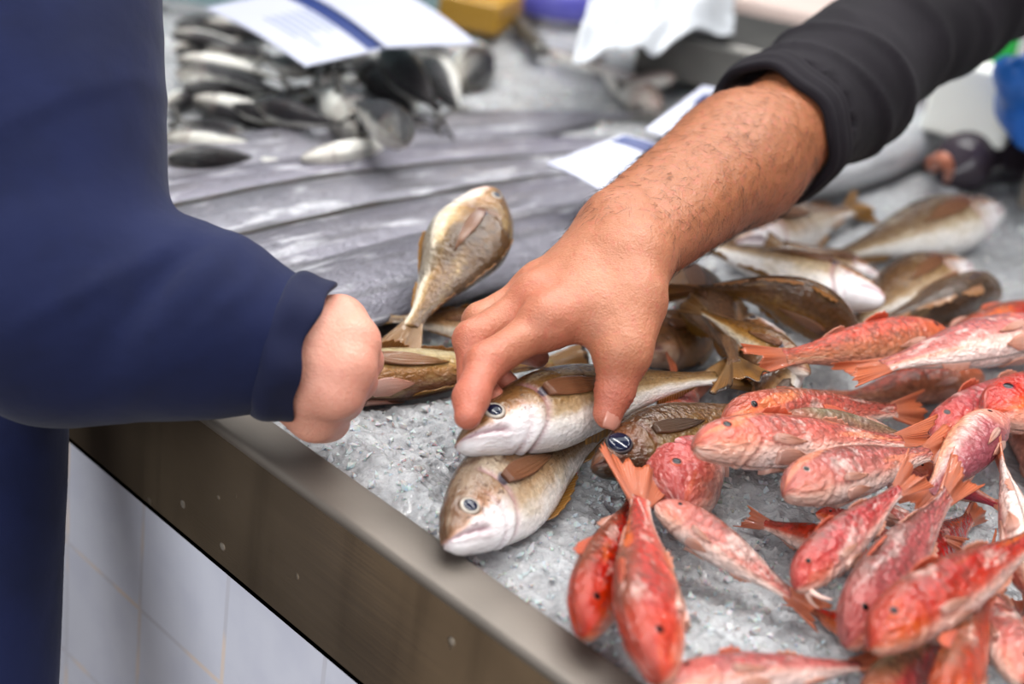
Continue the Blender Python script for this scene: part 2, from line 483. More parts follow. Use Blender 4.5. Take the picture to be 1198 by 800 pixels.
# ------------------------------------------------------------------ metal, tiles, paper
def steel_mat(name, col, rough, drops=False, metal=1.0):
    k = NM(name)
    p = k.geo()
    g = k.noise(k.scale(p, (6, 6, 240)) if drops else k.scale(p, (3, 60, 60)), 1.0, 4, 0.6)
    big = k.noise(p, 9, 3, 0.6)
    c = k.mix(k.step(big, 0.35, 0.7), srgb(*col), srgb(*[int(x * 0.86) for x in col]))
    r = k.math('MULTIPLY_ADD', g, 0.18, rough - 0.09)
    b = k.bump(g, 0.08, 0.002)
    if drops:
        dv = k.voronoi(p, 62)
        dn = k.noise(p, 30, 2)
        dm = k.math('MULTIPLY', k.math('SUBTRACT', 1.0, k.step(dv, 0.10, 0.17)), k.step(dn, 0.52, 0.58))
        c = k.mix(k.math('MULTIPLY', dm, 0.45), c, srgb(206, 200, 190))
        st = k.noise(k.scale(p, (40, 40, 3)), 1.0, 3, 0.6)
        c = k.mix(k.math('MULTIPLY', k.step(st, 0.5, 0.75), 0.35), c, srgb(70, 60, 50))
        r = k.math('ADD', r, k.math('MULTIPLY', dm, 0.3))
        b = k.bump(dm, 0.4, 0.002, b)
    k.set(Base_Color=c, Roughness=r, Metallic=metal, Normal=b)
    return k.m
M['steel_rim'] = steel_mat('brushed_steel_rim', (124, 116, 108), 0.6, metal=0.6)
M['steel_panel'] = steel_mat('splashed_steel_panel', (142, 124, 102), 0.2, True, metal=0.72)
M['steel_dark'] = steel_mat('grey_steel', (120, 118, 114), 0.4)

def tile_mat():
    k = NM('white_glazed_tiles')
    p = k.geo()
    sep = k.node('ShaderNodeSeparateXYZ'); k.link(p, sep.inputs[0])
    def joint(c, pitch, off, w):
        f = k.math('FRACT', k.math('DIVIDE', k.math('ADD', c, off), pitch))
        d = k.math('MINIMUM', f, k.math('SUBTRACT', 1.0, f))
        return k.math('SUBTRACT', 1.0, k.step(d, w / pitch * 0.5, w / pitch))
    jx = joint(sep.outputs[0], TILE_W, TILE_OX, 0.0022)
    jz = joint(sep.outputs[2], TILE_H, TILE_OZ, 0.0022)
    j = k.math('MAXIMUM', jx, jz)
    n = k.noise(p, 25, 3)
    base = k.mix(k.step(n, 0.4, 0.7), srgb(214, 216, 228), srgb(206, 208, 222))
    warm = k.mix(k.step(k.noise(p, 18, 2), 0.45, 0.6), srgb(196, 196, 206), srgb(222, 206, 196))
    col = k.mix(j, base, warm)
    k.set(Base_Color=col, Roughness=k.math('MULTIPLY_ADD', j, 0.4, 0.38), Normal=k.bump(j, -0.5, 0.0015))
    return k.m

def cloth(name, col, col2, weave=1500, rough=0.85, sheen=0.08, ws=0.25):
    k = NM(name)
    p = k.obj()
    n = k.noise(p, 16, 4, 0.6)
    f = k.noise(p, weave, 2, 0.6)
    c = k.mix(k.step(n, 0.35, 0.7), srgb(*col), srgb(*col2))
    w = k.bump(f, ws, 0.0006)
    w = k.bump(k.noise(p, 30, 3, 0.5), 0.15, 0.01, w)
    k.set(Base_Color=c, Roughness=rough, Normal=w, Specular_IOR_Level=0.2, Sheen_Weight=sheen, Sheen_Roughness=0.5)
    return k.m
M['navy'] = cloth('navy_jacket_cloth', (20, 28, 64), (16, 23, 54))
M['navy_cuff'] = cloth('navy_cuff_cloth', (20, 25, 54), (16, 20, 45))
M['navy_dark'] = cloth('dark_navy_cloth', (20, 26, 54), (17, 22, 46))
M['black'] = cloth('black_shirt_cloth', (24, 20, 26), (18, 15, 20), sheen=0.02)
M['trouser'] = cloth('dark_trouser_cloth', (34, 34, 42), (28, 28, 34))

def skin_mat(name, base, pink, tan):
    k = NM(name)
    p = k.obj()
    red, arm = k.attr('red'), k.attr('arm')
    n = k.noise(p, 45, 4, 0.6)
    n2 = k.noise(p, 260, 3, 0.6)
    c = k.mix(k.step(n, 0.35, 0.7), srgb(*base), srgb(*[min(255, int(x * 1.05)) for x in base]))
    c = k.mix(arm, c, srgb(*tan))
    c = k.mix(k.math('MULTIPLY', red, 0.75), c, srgb(*pink))
    c = k.mix(k.math('MULTIPLY', k.step(n2, 0.48, 0.7), 0.4), c, srgb(*pink))
    cell = k.voronoi(p, 900)
    b = k.bump(cell, 0.35, 0.0005)
    wr = k.noise(k.scale(p, (1, 1, 1)), 420, 4, 0.7)
    b = k.bump(wr, 0.6, 0.0012, b)
    k.set(Base_Color=c, Roughness=0.42, Normal=b, Subsurface_Weight=0.12, Subsurface_Scale=0.006, Specular_IOR_Level=0.5)
    k.b.inputs['Subsurface Radius'].default_value = (1.0, 0.35, 0.2)
    return k.m
M['skin'] = skin_mat('vendor_skin', (178, 116, 86), (184, 96, 80), (158, 98, 64))
M['skin2'] = skin_mat('customer_skin', (214, 154, 132), (212, 136, 118), (214, 156, 134))
M['nail'] = plain('nail_pink', srgb(192, 130, 112), 0.35, Coat_Weight=0.6, Coat_Roughness=0.1)
M['hair'] = plain('arm_hair_dark', srgb(44, 26, 18), 0.5)
M['paper'] = plain('glossy_card', srgb(182, 185, 202), 0.35)
M['ink_blue'] = plain('blue_ink', srgb(10, 40, 104), 0.4)
M['ink_grey'] = plain('grey_blue_ink', srgb(128, 140, 172), 0.4)
M['plastic_white'] = plain('white_plastic_film', srgb(196, 200, 206), 0.3, Transmission_Weight=0.1)
M['foam'] = plain('white_foam', srgb(244, 246, 238), 0.7)
M['yellow'] = plain('yellow_plastic', srgb(240, 200, 20), 0.35)
M['tan'] = plain('tan_plastic', srgb(166, 124, 40), 0.4)
M['violet'] = plain('violet_tape', srgb(86, 84, 170), 0.35)
M['teal'] = plain('grey_teal_board', srgb(132, 160, 164), 0.5)
M['green'] = plain('green_plastic', srgb(30, 160, 62), 0.4)
M['blue'] = plain('blue_rubber', srgb(20, 104, 196), 0.4)
M['board'] = plain('pinkish_board', srgb(196, 176, 168), 0.5)
M['claw'] = plain('orange_shell', srgb(176, 104, 76), 0.4)
M['rubber'] = plain('black_rubber', srgb(30, 30, 32), 0.5)
# ------------------------------------------------------------------ fish builder
def prof(tab, s):
    """smooth Catmull-Rom interpolation of a profile table [(s, v), ...]"""
    xs = np.array([t[0] for t in tab]); ys = np.array([t[1] for t in tab])
    m = np.gradient(ys, xs)
    s = np.clip(s, xs[0], xs[-1])
    i = np.clip(np.searchsorted(xs, s) - 1, 0, len(xs) - 2)
    h = xs[i + 1] - xs[i]; t = (s - xs[i]) / h
    return ((2 * t**3 - 3 * t**2 + 1) * ys[i] + (t**3 - 2 * t**2 + t) * h * m[i]
            + (-2 * t**3 + 3 * t**2) * ys[i + 1] + (t**3 - t**2) * h * m[i + 1])

SPECIES = {
 'red_mullet': dict(
    top=[(0, .012), (.02, .042), (.06, .082), (.12, .112), (.2, .130), (.32, .140), (.5, .128), (.68, .096), (.84, .058), (.94, .044), (1, .046)],
    bot=[(0, .022), (.02, .046), (.06, .064), (.12, .082), (.2, .096), (.32, .106), (.5, .104), (.68, .080), (.84, .050), (.94, .040), (1, .044)],
    wid=[(0, .016), (.02, .034), (.06, .050), (.12, .066), (.2, .078), (.32, .084), (.5, .076), (.68, .052), (.84, .027), (.94, .014), (1, .008)],
    body=.82, eye=(.130, .50, .021, .34), head=.25, mouth=(.075, -.66), mk=.45, jag=.12, iris='iris_red', pupil='pupil',
    fins=dict(caudal=(.26, .28, .30, 'fin_orange'), dorsal=[(.34, .50, .06, 'fin_red'), (.62, .76, .04, 'fin_pale')], anal=[(.62, .76, .04, 'fin_pale')],
              pect=(.285, -.30, .15, 'fin_pale'), pelvic=(.30, .14, 'fin_pale'))),
 'pouting': dict(
    top=[(0, .010), (.02, .030), (.06, .056), (.12, .090), (.2, .124), (.32, .152), (.45, .150), (.62, .110), (.8, .056), (.92, .034), (1, .036)],
    bot=[(0, .030), (.02, .050), (.06, .070), (.12, .094), (.2, .118), (.32, .140), (.45, .132), (.62, .092), (.8, .048), (.92, .030), (1, .034)],
    wid=[(0, .022), (.02, .038), (.06, .056), (.12, .072), (.2, .084), (.32, .090), (.45, .082), (.62, .052), (.8, .027), (.92, .014), (1, .008)],
    body=.86, eye=(.105, .42, .032, .46), head=.26, mouth=(.115, -.50), pr=.70, iris='iris_silver', pupil='pupil_blue',
    fins=dict(caudal=(.20, .36, .10, 'fin_brown_edge'), dorsal=[(.30, .46, .06, 'fin_brown'), (.48, .70, .035, 'fin_brown'), (.73, .90, .03, 'fin_brown')],
              anal=[(.40, .68, .05, 'fin_ochre'), (.73, .9, .035, 'fin_ochre')], pect=(.275, .22, .27, 'fin_rust'), pelvic=(.24, .15, 'fin_pale'))),
 'mackerel': dict(
    top=[(0, .006), (.03, .028), (.1, .054), (.2, .074), (.35, .086), (.55, .078), (.75, .046), (.9, .018), (1, .014)],
    bot=[(0, .008), (.03, .026), (.1, .050), (.2, .070), (.35, .084), (.55, .076), (.75, .044), (.9, .017), (1, .014)],
    wid=[(0, .008), (.03, .024), (.1, .044), (.2, .062), (.35, .072), (.55, .062), (.75, .036), (.9, .014), (1, .006)],
    body=.86, eye=(.10, .25, .020, .45), head=.23, mouth=(.08, -.3), iris='iris_silver', pupil='pupil',
    fins=dict(caudal=(.2, .7, .7, 'fin_grey'), dorsal=[], anal=[], pect=None, pelvic=None)),
 'scabbardfish': dict(
    top=[(0, .004), (.05, .018), (.12, .032), (.25, .040), (.5, .040), (.75, .028), (.95, .006), (1, .003)],
    bot=[(0, .006), (.05, .018), (.12, .032), (.25, .040), (.5, .040), (.75, .026), (.95, .006), (1, .003)],
    wid=[(0, .003), (.05, .010), (.12, .016), (.25, .020), (.5, .019), (.75, .012), (.95, .004), (1, .002)],
    body=.985, eye=(.06, .35, .008, .4), head=.1, mouth=(.05, -.2), iris='iris_silver', pupil='pupil',
    fins=dict(caudal=(.02, .4, .3, 'fin_grey'), dorsal=[(.1, .92, .010, 'fin_grey')], anal=[], pect=None, pelvic=None)),
 'silver_fish': dict(
    top=[(0, .010), (.03, .03), (.1, .055), (.25, .075), (.45, .078), (.65, .062), (.85, .03), (1, .022)],
    bot=[(0, .014), (.03, .03), (.1, .055), (.25, .075), (.45, .076), (.65, .058), (.85, .028), (1, .022)],
    wid=[(0, .01), (.03, .025), (.1, .042), (.25, .055), (.45, .056), (.65, .04), (.85, .018), (1, .008)],
    body=.88, eye=(.08, .3, .016, .4), head=.2, mouth=(.06, -.3), iris='iris_silver', pupil='pupil',
    fins=dict(caudal=(.14, .5, .4, 'fin_grey'), dorsal=[(.35, .75, .03, 'fin_grey')], anal=[], pect=None, pelvic=None)),
}

CELL = 0.0025
HX0, HY0 = -1.9, -0.05
HNX, HNY = 1000, 900
LF = np.full((HNX, HNY), 9.0)          # lowest point of any fish above each spot
HF = np.full((HNX, HNY), ICE_Z)        # height of what already lies on the bed

def sheet(P, th):
    """closed thin solid from a grid of points P (nu, nv, 3)"""
    nu, nv = P.shape[:2]
    du = np.gradient(P, axis=0); dv = np.gradient(P, axis=1)
    n = np.cross(du, dv); n /= np.linalg.norm(n, axis=2)[..., None] + 1e-12
    th = np.broadcast_to(th, (nu, nv))[..., None] * 0.5
    V = np.concatenate([(P + n * th).reshape(-1, 3), (P - n * th).reshape(-1, 3)])
    i, j = np.meshgrid(np.arange(nu - 1), np.arange(nv - 1), indexing='ij')
    a = (i * nv + j).ravel(); b = (i * nv + j + 1).ravel(); c = ((i + 1) * nv + j + 1).ravel(); d = ((i + 1) * nv + j).ravel()
    N = nu * nv
    f1 = np.stack([a, d, c, b], -1); f2 = np.stack([a, b, c, d], -1) + N
    rim = np.concatenate([np.arange(nv), np.arange(1, nu) * nv + nv - 1, (nu - 1) * nv + np.arange(nv - 2, -1, -1), np.arange(nu - 2, 0, -1) * nv])
    r2 = np.roll(rim, -1)
    f3 = np.stack([rim, r2, r2 + N, rim + N], -1)
    return V, np.concatenate([f1, f2, f3])

class Fish:
    def __init__(self, spn, N, T, roll=0, bv=0, bh=0, bv2=0, bh2=0, tailv=0, tailh=0, fat=1.0, deep=1.0, fold=1.2, twist=0, tailA=None):
        self.sp = SPECIES[spn]; self.spn = spn
        self.roll, self.bv, self.bh, self.bv2, self.bh2 = roll, bv, bh, bv2, bh2
        self.tailA = tailA
        self.tailv, self.tailh, self.fat, self.deep, self.fold, self.twist = tailv, tailh, fat, deep, fold, twist
        self.seed = int(rng.integers(1 << 30))
        self.set_ends(N, T)

    def set_ends(self, N, T):
        self.N, self.T = np.array(N, float), np.array(T, float)
        d = self.T - self.N
        self.L = np.linalg.norm(d)
        a = d / self.L
        up = np.array([0, 0, 1.0]); up = up - a * a[2]; up /= np.linalg.norm(up)
        ri = np.cross(a, up)
        self.a, self.up, self.ri = a, up, ri

    def pos(self, s):
        s = np.asarray(s, float)[..., None]
        e = np.clip((s - 0.62) / 0.38, 0, None) ** 2
        v = self.bv * np.sin(np.pi * s) + self.bv2 * np.sin(2 * np.pi * s) + self.tailv * e
        h = self.bh * np.sin(np.pi * s) + self.bh2 * np.sin(2 * np.pi * s) + self.tailh * e
        return self.N + self.L * (self.a * s + self.up * v + self.ri * h)

    def frame(self, s):
        s = np.asarray(s, float)
        t = self.pos(s + 1e-3) - self.pos(s - 1e-3)
        t /= np.linalg.norm(t, axis=-1)[..., None]
        ph = np.radians(self.roll + self.twist * s)[..., None]
        d0 = np.cos(ph) * self.up + np.sin(ph) * self.ri
        d0 = d0 - t * (d0 * t).sum(-1)[..., None]
        d0 /= np.linalg.norm(d0, axis=-1)[..., None]
        return t, d0, np.cross(t, d0)

    def dims(self, sb):
        sp = self.sp; L = self.L * sp['body']
        return (prof(sp['top'], sb) * L * self.deep, prof(sp['bot'], sb) * L * self.deep, prof(sp['wid'], sb) * L * self.fat)

    def surf(self, sb, th, side=1):
        """section offsets (dorsal, lateral) at angle th from the back"""
        tp, bt, w = self.dims(sb)
        c, s = np.cos(th), np.sin(th)
        z = np.where(c > 0, tp * c, bt * c)
        y = w * np.sign(s) * np.abs(s) ** 0.88
        return z, y

    def body(self, nr=64, ns=44):
        sp = self.sp; hd = sp['head']
        n1 = int(nr * 0.5)
        sb = np.concatenate([hd * 1.12 * np.linspace(0, 1, n1, endpoint=False) ** 1.35, np.linspace(hd * 1.12, 1, nr - n1)])
        th = np.linspace(0, 2 * np.pi, ns, endpoint=False)
        S, TH = np.meshgrid(sb, th, indexing='ij')
        z, y = self.surf(S, TH)
        d = np.cos(TH)
        L = self.L * sp['body']
        # gill cover, cheek and mouth relief
        sg = hd * (1.0 - 0.20 * (d - 0.1) ** 2)
        g = np.exp(-((S - sg) / 0.009) ** 2) * smoothstep(0.85, 0.6, d)
        lip = np.exp(-((S - (sg - 0.02)) / 0.014) ** 2) * smoothstep(0.85, 0.6, d)
        sg2 = hd * 0.74 * (1.0 - 0.25 * (d + 0.1) ** 2)
        g2 = np.exp(-((S - sg2) / 0.007) ** 2) * smoothstep(0.45, 0.1, d)
        ms, md = sp['mouth']
        dl = -0.12 + (md + 0.12) * np.clip(S / ms, 0, 1.3) ** 0.9
        mth = np.exp(-((d - dl) / 0.085) ** 2) * smoothstep(ms * 1.15, ms * 0.9, S)
        lipb = (np.exp(-((d - dl - 0.2) / 0.11) ** 2) + np.exp(-((d - dl + 0.2) / 0.11) ** 2)) * smoothstep(ms * 1.15, ms * 0.8, S)
        es, ed, er, _ = sp['eye']
        tpE, _, _ = self.dims(np.array(es))
        rr = np.hypot((S - es), (z - tpE * ed) / L) / er
        sock = np.exp(-((rr - 1.15) / 0.22) ** 2)
        disp = L * (-0.007 * g + 0.003 * lip - 0.004 * g2 + sp.get('mk', 1.0) * (-0.010 * mth + 0.004 * lipb) + 0.0035 * sock)
        hl = np.hypot(z, y) + 1e-9
        sc = 1 + disp / hl
        y = y * sc; z = z * sc
        lump = vnoise(np.stack([S * 9 + self.seed % 97, np.cos(TH) * 1.4 + 50, np.sin(TH) * 1.4 + 50], -1), 3)
        lk = 1 + 0.025 * lump
        y, z = y * lk, z * lk
        t, do, la = self.frame(sb * sp['body'])
        P = self.pos(sb * sp['body'])[:, None] + do[:, None] * z[..., None] + la[:, None] * y[..., None]
        V = P.reshape(-1, 3)
        i, j = np.meshgrid(np.arange(nr - 1), np.arange(ns), indexing='ij')
        q = np.stack([i * ns + j, (i + 1) * ns + j, (i + 1) * ns + (j + 1) % ns, i * ns + (j + 1) % ns], -1).reshape(-1, 4)
        k = np.arange(ns)
        tip = self.pos(np.array(-0.006))
        V = np.concatenate([V, tip[None], self.pos(np.array(sp['body']))[None]])
        f0 = np.stack([np.full(ns, nr * ns), k, (k + 1) % ns], -1)
        f1 = np.stack([np.full(ns, nr * ns + 1), (nr - 1) * ns + (k + 1) % ns, (nr - 1) * ns + k], -1)
        ap = lambda A, a, b: np.concatenate([np.asarray(A).ravel(), [a, b]])
        circ = np.abs(((TH + np.pi) % (2 * np.pi)) - np.pi) / np.pi
        uvv = np.stack([ap(S * L, 0, L), ap(circ * L * 0.36 + (np.sin(TH) < 0) * 3.0, 0, 0)], -1)
        attrs = dict(fs=ap(S, 0, 1), fd=ap(d, 0, 0), fg=ap(np.clip(g + 0.5 * g2, 0, 1), 0, 0), fm=ap(sp.get('mk', 1.0) * np.clip(mth + .35 * lipb, 0, 1), 0.4, 0))
        return V, [q, f0, f1], attrs, uvv

    def settle(self, npx, tpx, soft=0.004, cap=0.055, zn=None, zt=None, iters=14):
        """lower the fish until it rests on the ice and on the fish already there"""
        a, b = (0.012 if zn is None else zn), (0.004 if zt is None else zt)
        for _ in range(iters):
            self.set_ends(onz(*npx, a), onz(*tpx, b))
            V = self.body(48, 32)[0]
            ix = ((V[:, 0] - HX0) / CELL).astype(int); iy = ((V[:, 1] - HY0) / CELL).astype(int)
            ok = (ix >= 0) & (ix < HNX) & (iy >= 0) & (iy < HNY)
            V, ix, iy = V[ok], ix[ok], iy[ok]
            if not len(V):
                break
            key = ix * HNY + iy
            lo = np.full(HNX * HNY, 1e3); np.minimum.at(lo, key, V[:, 2])
            uk = np.unique(key)
            h = HF.ravel()[uk]
            pen = h - lo[uk]
            st = np.clip(((np.stack([HX0 + (uk // HNY) * CELL, HY0 + (uk % HNY) * CELL], -1) - self.N[:2]) @ self.a[:2]) / (self.L * (self.a[:2] @ self.a[:2]) + 1e-9), 0, 1)
            m = np.argmax(pen)
            if pen[m] <= soft:
                break
            p, s = pen[m] - soft + 0.0003, st[m]
            w = (1 - s) ** 2 + s ** 2
            p = min(p, 0.012)
            a += p * (0.35 + 0.65 * (1 - s)); b += p * (0.35 + 0.65 * s)
            mid = (a + b) / 2; df = max(-0.014, min(0.014, (a - b) / 2)) if zn is None else (a - b) / 2
            a, b = mid + df, mid - df
            if max(a, b) > cap:
                ex = max(a, b) - cap
                a, b = a - ex, b - ex
                self.set_ends(onz(*npx, a), onz(*tpx, b))
                break
        self.za, self.zb = a, b
        self.stamp()

    def stamp(self):
        V = self.body(70, 48)[0]
        ix = ((V[:, 0] - HX0) / CELL).astype(int); iy = ((V[:, 1] - HY0) / CELL).astype(int)
        ok = (ix >= 0) & (ix < HNX) & (iy >= 0) & (iy < HNY)
        np.maximum.at(HF, (ix[ok], iy[ok]), V[ok, 2])

    # -------------------------------------------------------------- parts
    def eye_parts(self, side):
        sp = self.sp; es, ed, er, bulge = sp['eye']
        L = self.L * sp['body']; r = er * L
        tp, bt, w = self.dims(np.array(es))
        c = ed; th = math.acos(c)
        z = tp * c; y = w * math.sin(th) ** 0.88
        t, do, la = self.frame(np.array(es * sp['body']))
        p0 = self.pos(np.array(es * sp['body'])) + do * z + la * side * y
        nrm = la * side * 0.92 + do * 0.30 - t * 0.22
        nrm /= np.linalg.norm(nrm)
        p0 = p0 - nrm * r * 0.14
        u = t - nrm * (t @ nrm); u /= np.linalg.norm(u)
        v = np.cross(nrm, u)
        def dome(rad, h0, hh, nr=9, n=24, ctr=0.0):
            rr = np.linspace(0, 1, nr)[1:]
            an = np.linspace(0, 2 * np.pi, n, endpoint=False)
            R, A = np.meshgrid(rr, an, indexing='ij')
            H = h0 + hh * np.sqrt(np.clip(1 - R ** 2, 0, 1))
            P = p0 + nrm * H[..., None] + (u * np.cos(A)[..., None] + v * np.sin(A)[..., None]) * (R * rad)[..., None]
            back = p0 + nrm * (h0 - rad * 0.7)
            V = np.concatenate([P.reshape(-1, 3), (p0 + nrm * (h0 + hh))[None], back[None]])
            m = nr - 1
            i, j = np.meshgrid(np.arange(m - 1), np.arange(n), indexing='ij')
            q = np.stack([i * n + j, (i + 1) * n + j, (i + 1) * n + (j + 1) % n, i * n + (j + 1) % n], -1).reshape(-1, 4)
            k = np.arange(n)
            f0 = np.stack([np.full(n, m * n), k, (k + 1) % n], -1)
            f1 = np.stack([np.full(n, m * n + 1), (m - 1) * n + (k + 1) % n, (m - 1) * n + k], -1)
            return V, [q, f0, f1], np.concatenate([R.ravel(), [0, 1]])
        e = dome(r, r * 0.02, r * bulge * 0.7)
        p = dome(r * sp.get('pr', .70), r * 0.02 + r * bulge * 0.7 * 0.60, r * bulge * 0.7 * 0.45)
        return e, p

    def caudal(self):
        sp = self.sp; ln, A, fork, mat = sp['fins']['caudal']
        A = self.tailA or A
        s0 = sp['body'] * 0.965
        t, do, la = self.frame(np.array(s0))
        tp, bt, w = self.dims(np.array(0.97))
        L = self.L * sp['body']
        nu, nv = 37, 14
        u = np.linspace(-1, 1, nu); v = np.linspace(0, 1, nv)
        r_ = np.random.default_rng(self.seed)
        jag = 1 + 0.06 * vnoise(np.stack([u * 7 + self.seed % 31, u * 0], -1), 5) + sp.get('jag', 0) * vnoise(np.stack([u * 16 + self.seed % 57, u * 0], -1), 6)
        full = (1 - s0) * self.L * (1.0 / max(0.3, math.cos(A)))
        rad = full * (1 - fork * (1 - np.abs(u) ** 1.2)) * jag
        ang = A * u + 0.06 * vnoise(np.stack([u * 3 + 9, u * 0], -1), self.seed % 50)
        U, Vv = np.meshgrid(u, v, indexing='ij')
        R = rad[:, None] * Vv
        al = R * np.cos(ang)[:, None]
        base = np.where(U > 0, U * tp, U * bt) * 0.9
        ds = base * (1 - 0.15 * Vv) + R * np.sin(ang)[:, None]
        ph = (self.seed % 628) / 100.0
        rip = full * 0.06 * np.sin(U * 5 + ph) * Vv + full * 0.025 * np.sin(U * 13 + ph * 2) * Vv ** 1.5
        sc = s0 + al / self.L
        p = self.pos(sc)
        tt, dd, ll = self.frame(sc)
        P = p + do * ds[..., None] + la * rip[..., None]
        th = (w * 1.2 * (1 - Vv) ** 3 + 0.00045)
        V, f = sheet(P, th)
        at = dict(fu=np.tile(U.ravel(), 2), fv=np.tile(Vv.ravel(), 2))
        return V, f, at, mat

    def median_fin(self, s0, s1, h, mat, ventral=False):
        L = self.L * self.sp['body']
        nu, nv = 26, 8
        u = np.linspace(0, 1, nu); v = np.linspace(0, 1, nv)
        U, W = np.meshgrid(u, v, indexing='ij')
        sgn = -1 if ventral else 1
        fold = self.fold * (1 if self.seed % 2 else -1)
        hh = h * L * (np.sin(np.pi * np.clip(U * 0.86 + 0.14, 0, 1)) ** 0.6) * (1 - 0.45 * U) * (1 + 0.08 * np.sin(U * 40))
        sb = s0 + (s1 - s0) * U + 0.45 * hh * W / L
        tp, bt, w = self.dims(sb)
        z = (bt if ventral else tp) * 0.97
        t, do, la = self.frame(sb * self.sp['body'])
        hz = hh * W
        P = self.pos(sb * self.sp['body']) + do * (sgn * (z + hz * math.cos(fold)))[..., None] + la * (hz * math.sin(fold) * np.sign(fold) * (1 if fold > 0 else -1) + 0.0006 * np.sin(U * 25) * W)[..., None]
        V, f = sheet(P, 0.0005 + 0.0006 * (1 - W))
        return V, f, dict(fu=np.tile(U.ravel(), 2), fv=np.tile(W.ravel(), 2)), mat

    def side_fin(self, s0, d0, ln, mat, side, droop=0.08, spread=0.11, lift=0.0):
        """paired fin lying back along the flank"""
        sp = self.sp; L = self.L * sp['body']; ln = ln * L
        nu, nv = 15, 14
        u = np.linspace(-1, 1, nu); v = np.linspace(0, 1, nv)
        U, W = np.meshgrid(u, v, indexing='ij')
        hw = ln * spread * np.sin(np.pi * np.clip(0.10 + 0.88 * W, 0, 1) ** 0.8) ** 0.8
        sb = s0 + ln * W * (1 - 0.06 * U - 0.05 * U ** 2) / L
        tp0, bt0, _ = self.dims(np.array(s0))
        z0 = (tp0 if d0 > 0 else bt0) * d0
        zz = z0 + U * hw - ln * W * math.sin(droop)
        tp, bt, w = self.dims(sb)
        zn = np.clip(np.where(zz > 0, zz / tp, zz / bt), -0.995, 0.995)
        y = w * (1 - zn ** 2) ** 0.44
        y = y + L * 0.006 + lift * ln * W ** 1.5 + 0.0004 * np.cos(U * 14) * W
        t, do, la = self.frame(sb * sp['body'])
        P = self.pos(sb * sp['body']) + do * zz[..., None] + la * (side * y)[..., None]
        V, f = sheet(P, 0.0004 + 0.003 * (1 - W) ** 3)
        return V, f, dict(fu=np.tile(U.ravel(), 2) * 0.5, fv=np.tile(W.ravel(), 2)), mat

    def build(self, name, label, skin, group, cat='fish', detail=1.0, fins=True, eyes=(1, -1), iris=None, pupil=None, barbels=False,
              caud_mat=None, pect_mat=None, eye_scale=1.0, pelvic=True, dorsal=True):
        sp = self.sp
        V, F_, A_, uv = self.body(int(84 * detail), int(56 * detail))
        ctr = self.pos(np.array(0.4))
        root = empty(name, (ctr[0], ctr[1], V[:, 2].min()))
        tag(root, label, cat, group)
        mesh_obj('body', V, F_, M[skin], root, attrs=A_, uv=uv)
        fd = sp['fins']
        v, f, at, m = self.caudal()
        mesh_obj('tail_fin', v, f, M[caud_mat or m], root, attrs=at)
        old = sp['eye']; spn_pr = sp.get('pr')
        if eye_scale != 1.0:
            sp['eye'] = (old[0] * (1 + .15 * (eye_scale - 1)), old[1], old[2] * eye_scale, old[3])
            sp['pr'] = .84 if eye_scale > 1.5 else .70
        for sd in eyes:
            (ev, ef, er), (pv, pf, pr) = self.eye_parts(sd)
            e = mesh_obj('eye', ev, ef, M[iris or sp['iris']], root, attrs=dict(fr=er))
            p = mesh_obj('pupil', pv, pf, M[pupil or sp['pupil']], e, origin=np.array(root.location), attrs=dict(fr=pr))
        sp['eye'] = old
        if spn_pr is not None: sp['pr'] = spn_pr
        if fins:
            for (s0, s1, h, m) in (fd['dorsal'] if dorsal else []):
                v, f, at, m = self.median_fin(s0, s1, h, m)
                mesh_obj('dorsal_fin', v, f, M[m], root, attrs=at)
            for (s0, s1, h, m) in fd['anal']:
                v, f, at, m = self.median_fin(s0, s1, h, m, True)
                mesh_obj('anal_fin', v, f, M[m], root, attrs=at)
            for sd in (1, -1):
                if fd['pect']:
                    v, f, at, m = self.side_fin(fd['pect'][0], fd['pect'][1], fd['pect'][2], fd['pect'][3], sd)
                    mesh_obj('pectoral_fin', v, f, M[pect_mat or m], root, attrs=at)
                if fd['pelvic'] and pelvic:
                    v, f, at, m = self.side_fin(fd['pelvic'][0], -0.86, fd['pelvic'][1], fd['pelvic'][2], sd, 0.02, 0.12, 0.02)
                    mesh_obj('pelvic_fin', v, f, M[m], root, attrs=at)
        if barbels:
            for sd in (1, -1):
                s_ = np.linspace(0, 1, 12)
                L = self.L * sp['body']
                t, do, la = self.frame(np.array(0.05))
                b0 = self.pos(np.array(0.045)) - do * (0.055 * L) + la * sd * 0.012 * L
                pts = b0 + np.outer(s_, -do * 0.10 * L + la * sd * 0.05 * L - t * 0.03 * L) + np.outer(s_ ** 2, t * 0.06 * L)
                v, f = tube_mesh(pts, 0.0014 * (1 - 0.75 * s_), 8)
                mesh_obj('barbel', v, f, M['barbel'], root)
        return root

FISH_LOG = []
def lay(spn, npx, tpx, skin, label, group, name=None, roll=0, soft=0.004, cap=0.055, zn=None, zt=None, build=None, **kw):
    f = Fish(spn, (0, 0, 0), (1, 0, 0), roll=roll, **kw)
    f.settle(npx, tpx, soft=soft, cap=cap, zn=zn, zt=zt)
    r = f.build(name or spn, label, skin, group, **(build or {}))
    for o in r.children_recursive:
        n = len(o.data.vertices); co = np.zeros(n * 3, np.float32); o.data.vertices.foreach_get('co', co)
        V = co.reshape(-1, 3) + np.array(r.location)
        ix = ((V[:, 0] - HX0) / CELL).astype(int); iy = ((V[:, 1] - HY0) / CELL).astype(int)
        ok = (ix >= 0) & (ix < HNX) & (iy >= 0) & (iy < HNY)
        np.minimum.at(LF, (ix[ok], iy[ok]), V[ok, 2])
    FISH_LOG.append((r.name, round(f.L, 3), round(f.za, 3), round(f.zb, 3), npx))
    return f, r
